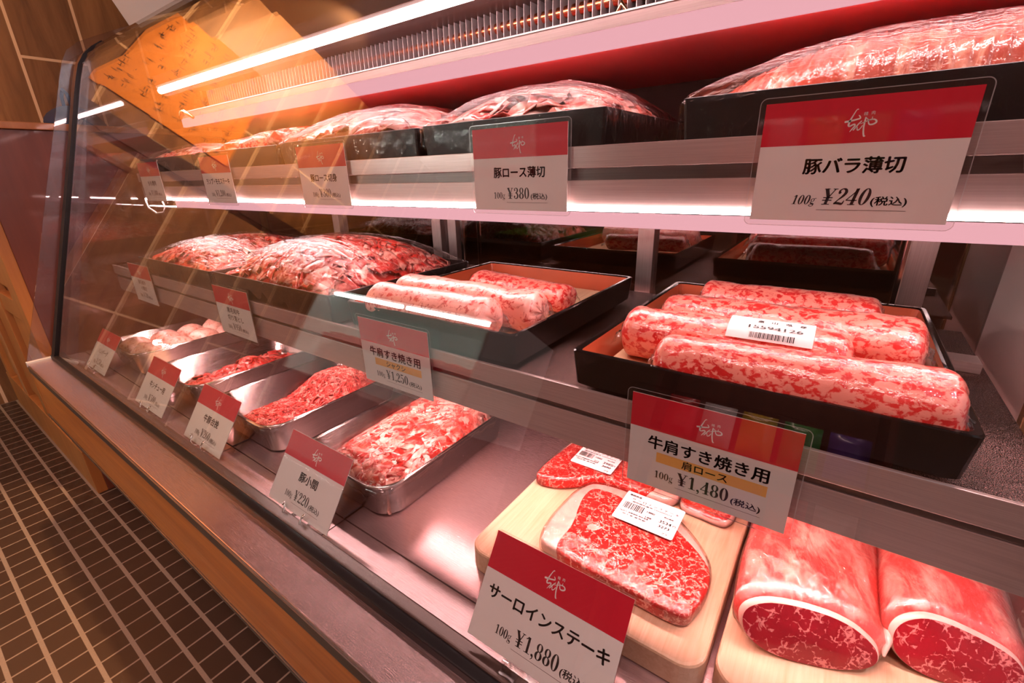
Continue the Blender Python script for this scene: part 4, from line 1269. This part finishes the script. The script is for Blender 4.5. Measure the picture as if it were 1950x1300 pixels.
# two heaped black trays on the left
LG = 'black trays of wrapped beef trimmings on the lower shelf'
e, hx, hy, h = black_box(-0.925, -0.568, 0.352, 0.650, LS + 0.0005, -0.154, 'black tray heaped with beef trimmings above the 950 yen card', LG)
slices_pile('beef_trimmings', 'bright red folded beef trimmings heaped under film above the 950 yen card', e.location.x, e.location.y, LS + h * 0.72, hx - 0.006, hy - 0.006, 0.062, 430, 0.040, [M['slice_red'], M['slice_pink']], [5, 1], 61, curl=1.2)
film_dome(e, hx, hy, h, 0.053, seed=22)
e, hx, hy, h = black_box(-1.300, -0.940, 0.352, 0.650, LS + 0.0005, -0.156, 'black tray heaped with beef pieces at the far left of the lower shelf', LG)
slices_pile('beef_trimmings', 'orange-red beef pieces heaped under film at the far left of the lower shelf', e.location.x, e.location.y, LS + h * 0.72, hx - 0.006, hy - 0.006, 0.046, 380, 0.036, [M['slice_red'], M['slice_pink']], [5, 1], 71, curl=1.2)
film_dome(e, hx, hy, h, 0.038, seed=27)

# ------------------------------------------------------------------ deck trays
TY0, TY1 = 0.258, 0.525


def deck_tray(x0, x1, label, seed, sag=0.003):
    e = metal_tray(x0, x1, TY0, TY1, label); hx, hy = (x1 - x0) / 2, (TY1 - TY0) / 2
    film_flat(e, hx + 0.0015, hy + 0.0015, 0.0568, seed=seed, sag=sag); return e, hx, hy


def m_back(u, v):   # low in front, high behind
    return (0.40 + 0.60 * max(0.0, min(1.0, (v + 0.5) / 0.7))) * max(0, 1 - abs(u) ** 4) ** 0.5 * max(0, 1 - abs(v) ** 8) ** 0.5


e, hx, hy = deck_tray(-0.560, -0.378, 'steel tray of pork pieces, nearest to the wooden boards', 3)
slices_pile('pork_pieces', 'pink and white pork pieces filling the nearest steel tray', e.location.x, e.location.y, DECK + 0.005, hx - 0.018, hy - 0.018, 0.050, 330, 0.056, [M['slice_pink'], M['slice_red'], M['slice_fat']], [4, 3.4, 1.6], 81, fn=lambda u, v: (0.86 + 0.14 * v) * max(0, 1 - abs(u) ** 6) ** 0.4 * max(0, 1 - abs(v) ** 8) ** 0.4, curl=1.0)

e, hx, hy = deck_tray(-0.825, -0.632, 'steel tray of mixed mince, second from the boards', 5)


def mince_pile():
    rnd = random.Random(9); g = G(); hx_, hy_ = hx - 0.022, hy - 0.022
    hmap = lambda u, v: (0.018 + 0.034 * max(0, min(1, (v + 0.15) / 0.5)) * (1 - 0.4 * u * u)) * max(0, 1 - abs(u) ** 6) ** 0.4 * max(0, 1 - abs(v) ** 8) ** 0.4
    nn = 22; pts = [(-hx_ + 2 * hx_ * i / (nn - 1), -hy_ + 2 * hy_ * j / (nn - 1), max(0, hmap(-1 + 2 * i / (nn - 1), -1 + 2 * j / (nn - 1)) - 0.004)) for i in range(nn) for j in range(nn)]
    g.grid(pts, nn, nn)
    for k in range(900):
        u, v = rnd.uniform(-.95, .95), rnd.uniform(-.95, .95); x, y = u * hx_, v * hy_; a = rnd.gauss(0.2, 0.9); ps = []
        cv = rnd.uniform(-45, 45); st = 0.0042
        for s in range(7):
            zz = hmap(max(-1, min(1, x / hx_)), max(-1, min(1, y / hy_)))
            ps.append((x, y, max(0.001, zz - 0.001 + rnd.uniform(-0.0012, 0.0016)))); x += st * math.cos(a); y += st * math.sin(a); a += cv * st * 3
            x = max(-hx_, min(hx_, x)); y = max(-hy_, min(hy_, y))
        if (Vector(ps[0]) - Vector(ps[-1])).length > 0.004: g.tube(ps, 0.0013, 5, cap=False)
    o = g.obj('minced_meat', M['mince'], None, True); o.location = (e.location.x, e.location.y, DECK + 0.004)
    tag(o, 'red strands of mixed mince piled at the back of the second steel tray', 'minced meat', kind='stuff')


mince_pile()

e, hx, hy = deck_tray(-1.078, -0.890, 'steel tray of stewing beef, third from the boards', 7)
slices_pile('stewing_beef', 'small lumps of stewing beef in the third steel tray', e.location.x, e.location.y, DECK + 0.004, hx - 0.020, hy - 0.020, 0.047, 150, 0.034, [M['slice_red'], M['mince']], [3, 1], 91,
            fn=lambda u, v: (0.30 + 0.62 * math.exp(-((v - 0.05) ** 2) / 0.12 - (u - 0.1) ** 2 / 0.3) + 0.25 * max(0, v - 0.4)) * max(0, 1 - abs(u) ** 6) ** 0.4 * max(0, 1 - abs(v) ** 8) ** 0.4)

e, hx, hy = deck_tray(-1.372, -1.180, 'steel tray of hamburger patties at the far left of the deck', 11, sag=-0.009)
k = 0
p_, n_, m2 = blob(0.036, 0.034, 0.056, 7, 0.10)
first = None
for iy in range(4):
    for ix in range(2):
        if first is None:
            o = G().grid([p_[i * m2 + j] for i in list(range(n_)) + [0] for j in range(m2)], n_ + 1, m2).obj('hamburger_patty', M['patty'], None, True); first = o
        else:
            o = first.copy(); COL.objects.link(o)
        o.location = (e.location.x - 0.038 + ix * 0.076 + 0.003 * ((iy % 2) * 2 - 1), e.location.y - 0.090 + iy * 0.058, DECK + 0.0035 + 0.002 * ((ix + iy) % 2))
        o.rotation_euler = (0, 0, 1.3 * k)
        tag(o, ('left', 'right')[ix] + ' ball-shaped raw hamburger patty in the ' + ('front', 'second', 'third', 'back')[iy] + ' row of the far tray', 'hamburger patty', 'raw hamburger patties in the far steel tray'); k += 1


# ------------------------------------------------------------------ boards, steaks, roasts
def board(x0, x1, y0, y1, label):
    e = empty('wooden_board', ((x0 + x1) / 2, (y0 + y1) / 2, DECK), label, 'cutting board', 'thick pine boards on the deck')
    hx, hy = (x1 - x0) / 2, (y1 - y0) / 2

    def L(i, z): return rrect(-hx + i, hx - i, -hy + i, hy - i, 0.020, z, 8)
    G().loops([L(0.002, 0), L(0.0, 0.002), L(0.0, 0.0255), L(0.0008, 0.0272), L(0.0025, 0.028)]).obj('board_block', M['board'], e, False)
    return e


board(-0.268, -0.028, 0.277, 0.590, 'pine board carrying the wrapped sirloin steaks')
board(-0.022, 0.158, 0.283, 0.590, 'pine board carrying two large beef blocks at the right corner')
BT = DECK + 0.028


def steak(origin, outline, fatline, label, label_rect=None, weight=None, seed=0, thick=0.0165):
    ox, oy = origin
    e = empty('sirloin_steak', (ox, oy, BT), label, 'steak', 'wrapped sirloin steaks on the board')
    loc = [(x - ox, y - oy) for x, y in outline]
    grid_fill_slab('fat_cap', loc, 0.0002, thick - 0.0006, M['steak_fat'], e, 0.005)
    grid_fill_slab('marbled_lean', [(x - ox, y - oy) for x, y in fatline], 0.0004, thick, M['steak_lean'], e, 0.0045)
    ce = (sum(p[0] for p in loc) / len(loc), sum(p[1] for p in loc) / len(loc))
    fl = [((x - ce[0]) * 1.022 + ce[0], (y - ce[1]) * 1.03 + ce[1]) for x, y in loc]
    grid_fill_slab('film_wrap', fl, 0.0001, thick + 0.0011, M['film_crinkle'], e, 0.0055)
    if label_rect:
        (x0, y0), (x1, y1), lines = label_rect
        t = thick + 0.0032; lw, lh = x1 - x0, y1 - y0
        lo = link('price_label', mesh('price_label', [(p[0], p[1], t + (0.0004 * math.sin(p[0] * 200))) for p in rrect(x0 - ox, x1 - ox, y0 - oy, y1 - oy, 0.002, 0, 3)], [tuple(range(16))]), M['label_white'], e)
        q = G()
        for (b, fx, fy, s, wd) in lines: text(q, b, x0 - ox + lw * fx, y0 - oy + lh * fy, s, 0.00016 if s > 0.0045 else 0.00007, wd)
        rnd = random.Random(seed); bx = x0 - ox + lw * 0.06
        while bx < x0 - ox + lw * 0.40:
            wd = rnd.choice((0.00035, 0.0006, 0.0010)); quad(q, bx, y0 - oy + lh * 0.40, bx + wd, y0 - oy + lh * 0.62); bx += wd + rnd.choice((0.0005, 0.0008))
        link('label_print', mesh('label_print', [(v[0], v[1], t + 0.0007) for v in q.v], q.f), M['ink'], lo)
    return e


def lines(total, sub, wgt):
    return [('青森県産', 0.17, 0.86, 0.0036, 0.014), ('サ ー ロ イ ン ス テ ー キ', 0.54, 0.74, 0.0040, 0.052), ('個体識別番号 1434490274', 0.5, 0.665, 0.0022, 0.044),
            ('1880', 0.53, 0.50, 0.0042, 0.0085), (wgt, 0.53, 0.33, 0.0042, 0.0065), ('税込価格', 0.82, 0.55, 0.0024, 0.010), (total, 0.80, 0.36, 0.0062, 0.0125), ('円', 0.945, 0.37, 0.0036, 0.003), (sub, 0.81, 0.22, 0.0050, 0.0115),
            ('10g当り 消費期限 保存温度', 0.30, 0.28, 0.0024, 0.032), ('加工者 東京都', 0.32, 0.20, 0.0024, 0.026), ('プラ', 0.86, 0.05, 0.0036, 0.006)]


steak((-0.125, 0.37), [(-0.201, 0.321), (-0.206, 0.345), (-0.206, 0.382), (-0.203, 0.407), (-0.193, 0.428), (-0.165, 0.436), (-0.135, 0.435), (-0.108, 0.432), (-0.074, 0.410), (-0.050, 0.383), (-0.043, 0.356), (-0.046, 0.326), (-0.056, 0.309), (-0.100, 0.308), (-0.147, 0.309), (-0.190, 0.312)][::-1],
      [(-0.183, 0.318), (-0.184, 0.350), (-0.192, 0.385), (-0.193, 0.408), (-0.186, 0.421), (-0.164, 0.424), (-0.140, 0.421), (-0.108, 0.419), (-0.078, 0.402), (-0.050, 0.379), (-0.0415, 0.355), (-0.0445, 0.325), (-0.055, 0.3072), (-0.100, 0.3062), (-0.147, 0.3072), (-0.172, 0.3090)][::-1],
      'front sirloin steak with fat rim and label reading 3534', ((-0.150, 0.382), (-0.085, 0.432), lines('3534', '3273', '188')), seed=3)
steak((-0.19, 0.47), [(-0.262, 0.418), (-0.256, 0.404), (-0.232, 0.410), (-0.212, 0.425), (-0.188, 0.444), (-0.150, 0.446), (-0.112, 0.446), (-0.100, 0.470), (-0.108, 0.495), (-0.150, 0.520), (-0.200, 0.535), (-0.235, 0.530), (-0.256, 0.505), (-0.262, 0.460)],
      [(-0.2635, 0.417), (-0.257, 0.4025), (-0.232, 0.4082), (-0.212, 0.4232), (-0.188, 0.4422), (-0.155, 0.4442), (-0.128, 0.447), (-0.125, 0.470), (-0.130, 0.490), (-0.158, 0.512), (-0.200, 0.525), (-0.233, 0.521), (-0.254, 0.500), (-0.261, 0.460)],
      'rear sirloin steak with label reading 3985', ((-0.236, 0.447), (-0.180, 0.492), lines('3985', '3690', '212')), seed=5)
steak((-0.07, 0.49), [(-0.096, 0.455), (-0.070, 0.450), (-0.046, 0.452), (-0.040, 0.480), (-0.045, 0.530), (-0.070, 0.545), (-0.090, 0.530), (-0.098, 0.490)],
      [(-0.0955, 0.4555), (-0.070, 0.4505), (-0.047, 0.4525), (-0.042, 0.480), (-0.048, 0.525), (-0.070, 0.538), (-0.088, 0.525), (-0.0975, 0.490)],
      'third sirloin steak, mostly hidden behind the lower rail card', thick=0.012)


def roast(origin, ang, wdt, hgt, length, label, seed, lean=0.35, fold=False):
    """loin block: a flat-bottomed oval section run backwards, cut face to the front"""
    e = empty('beef_block', (origin[0], origin[1], BT), label, 'beef block', 'wrapped beef loin blocks on the board', (0, 0, ang))
    n = 48; sec = []
    for k in range(n):
        a = 2 * PI * k / n; x = math.cos(a); z = math.sin(a)
        x = math.copysign(abs(x) ** 0.85, x); z = math.copysign(abs(z) ** 0.9, z)
        zz = z * 0.5 + 0.5
        skew = 0.10 * (1 - zz)
        zz = zz * (1.0 - 0.22 * ((x + 1) / 2) ** 2)
        sec.append((x * 0.5 * wdt + skew * wdt * 0.3, zz * hgt))
    m_ = 40; pts = []
    for i in range(m_):
        t = i / (m_ - 1); y = t * length
        grow = 1 + 0.16 * math.sin(PI * min(t * 1.2, 1)); rd = 1 - 0.30 * max(0, (0.02 - t) / 0.02) ** 2 * 0.3
        for (x, z) in sec:
            nz = mnoise.noise(Vector((x * 28, y * 18 + seed, z * 28))); nz2 = mnoise.noise(Vector((x * 90, y * 60 + seed, z * 90)))
            kx = grow * rd * (1 + 0.06 * nz + 0.012 * nz2); yy = y + lean * z * (1 - t)
            zz = z * kx if z > 0.004 else max(z, 0)
            pts.append((x * (0.98 + 0.07 * grow) * rd * (1 + 0.05 * nz) + y * math.tan(ang) * 0.85, yy, max(0.0003, zz)))
    g = G(); nn = n
    vs = pts; fs = []
    for i in range(m_ - 1):
        for k in range(n): fs.append((i * n + k, (i + 1) * n + k, (i + 1) * n + (k + 1) % n, i * n + (k + 1) % n))
    fs.append(tuple((m_ - 1) * n + k for k in range(n)))
    g.add(vs, fs).obj('wrapped_body', M['roast_skin'], e, True)
    cc = Vector((0, 0, hgt * 0.5)); fp = []
    for i in range(m_):
        for k in list(range(n)) + [0]:
            p = pts[i * n + k]; cx_ = p[1] * math.tan(ang) * 0.85; nz = mnoise.noise(Vector((p[0] * 60, p[1] * 40, p[2] * 60)))
            q_ = 1.022 + 0.010 * nz
            fp.append((cx_ + (p[0] - cx_) * q_, p[1] - 0.0005, max(0.0002, cc.z + (p[2] - cc.z) * q_)))
    G().grid(fp, m_, n + 1).obj('film_wrap', M['film_crinkle'], e, True)
    # cut face with a slightly domed lean eye and a fat rim
    c = Vector((sum(p[0] for p in pts[:n]) / n, sum(p[1] for p in pts[:n]) / n, sum(p[2] for p in pts[:n]) / n))
    lp = [pts[:n]]
    for f, dy in ((0.99, -0.0022), (0.965, -0.0040), (0.93, -0.0046)):
        lp.append([(c.x + (p[0] - c.x) * f, c.y + (p[1] - c.y) * f + dy, c.z + (p[2] - c.z) * f) for p in pts[:n]])
    G().loops(lp, cap0=False, cap1=False).obj('fat_rim', M['steak_fat'], e, True)
    l2 = []
    for f in (0.95, 0.8, 0.6, 0.4, 0.2, 0.05):
        l2.append([(c.x + (p[0] - c.x) * f, c.y + (p[1] - c.y) * f - 0.0046 - 0.0018 * (1 - f), c.z + (p[2] - c.z) * f) for p in pts[:n]])
    G().loops(l2, cap0=False).obj('cut_face', M['roast_face'], e, True)
    if fold:
        pp = []; rr_ = []
        for k in range(14):
            y = length * k / 13; pp.append((0.5 * wdt * 1.03 + y * math.tan(ang) * 0.85 + 0.003 * math.sin(k * 1.3), y + 0.004, hgt * 0.34 + 0.003 * math.sin(k * 0.9))); rr_.append((0.007 + 0.0018 * math.sin(k * 1.7)) * (0.12, 0.6, 0.88)[k] if k < 3 else 0.0078)
        G().tube(pp, rr_, 12).obj('fat_fold', M['steak_fat'], e, True)
    return e


roast((0.035, 0.336), math.radians(20), 0.104, 0.050, 0.215, 'left beef block with dark red marbled cut face', 2, fold=True)
roast((0.127, 0.380), math.radians(16), 0.088, 0.050, 0.19, 'right beef block partly cut off by the corner of the case', 9)
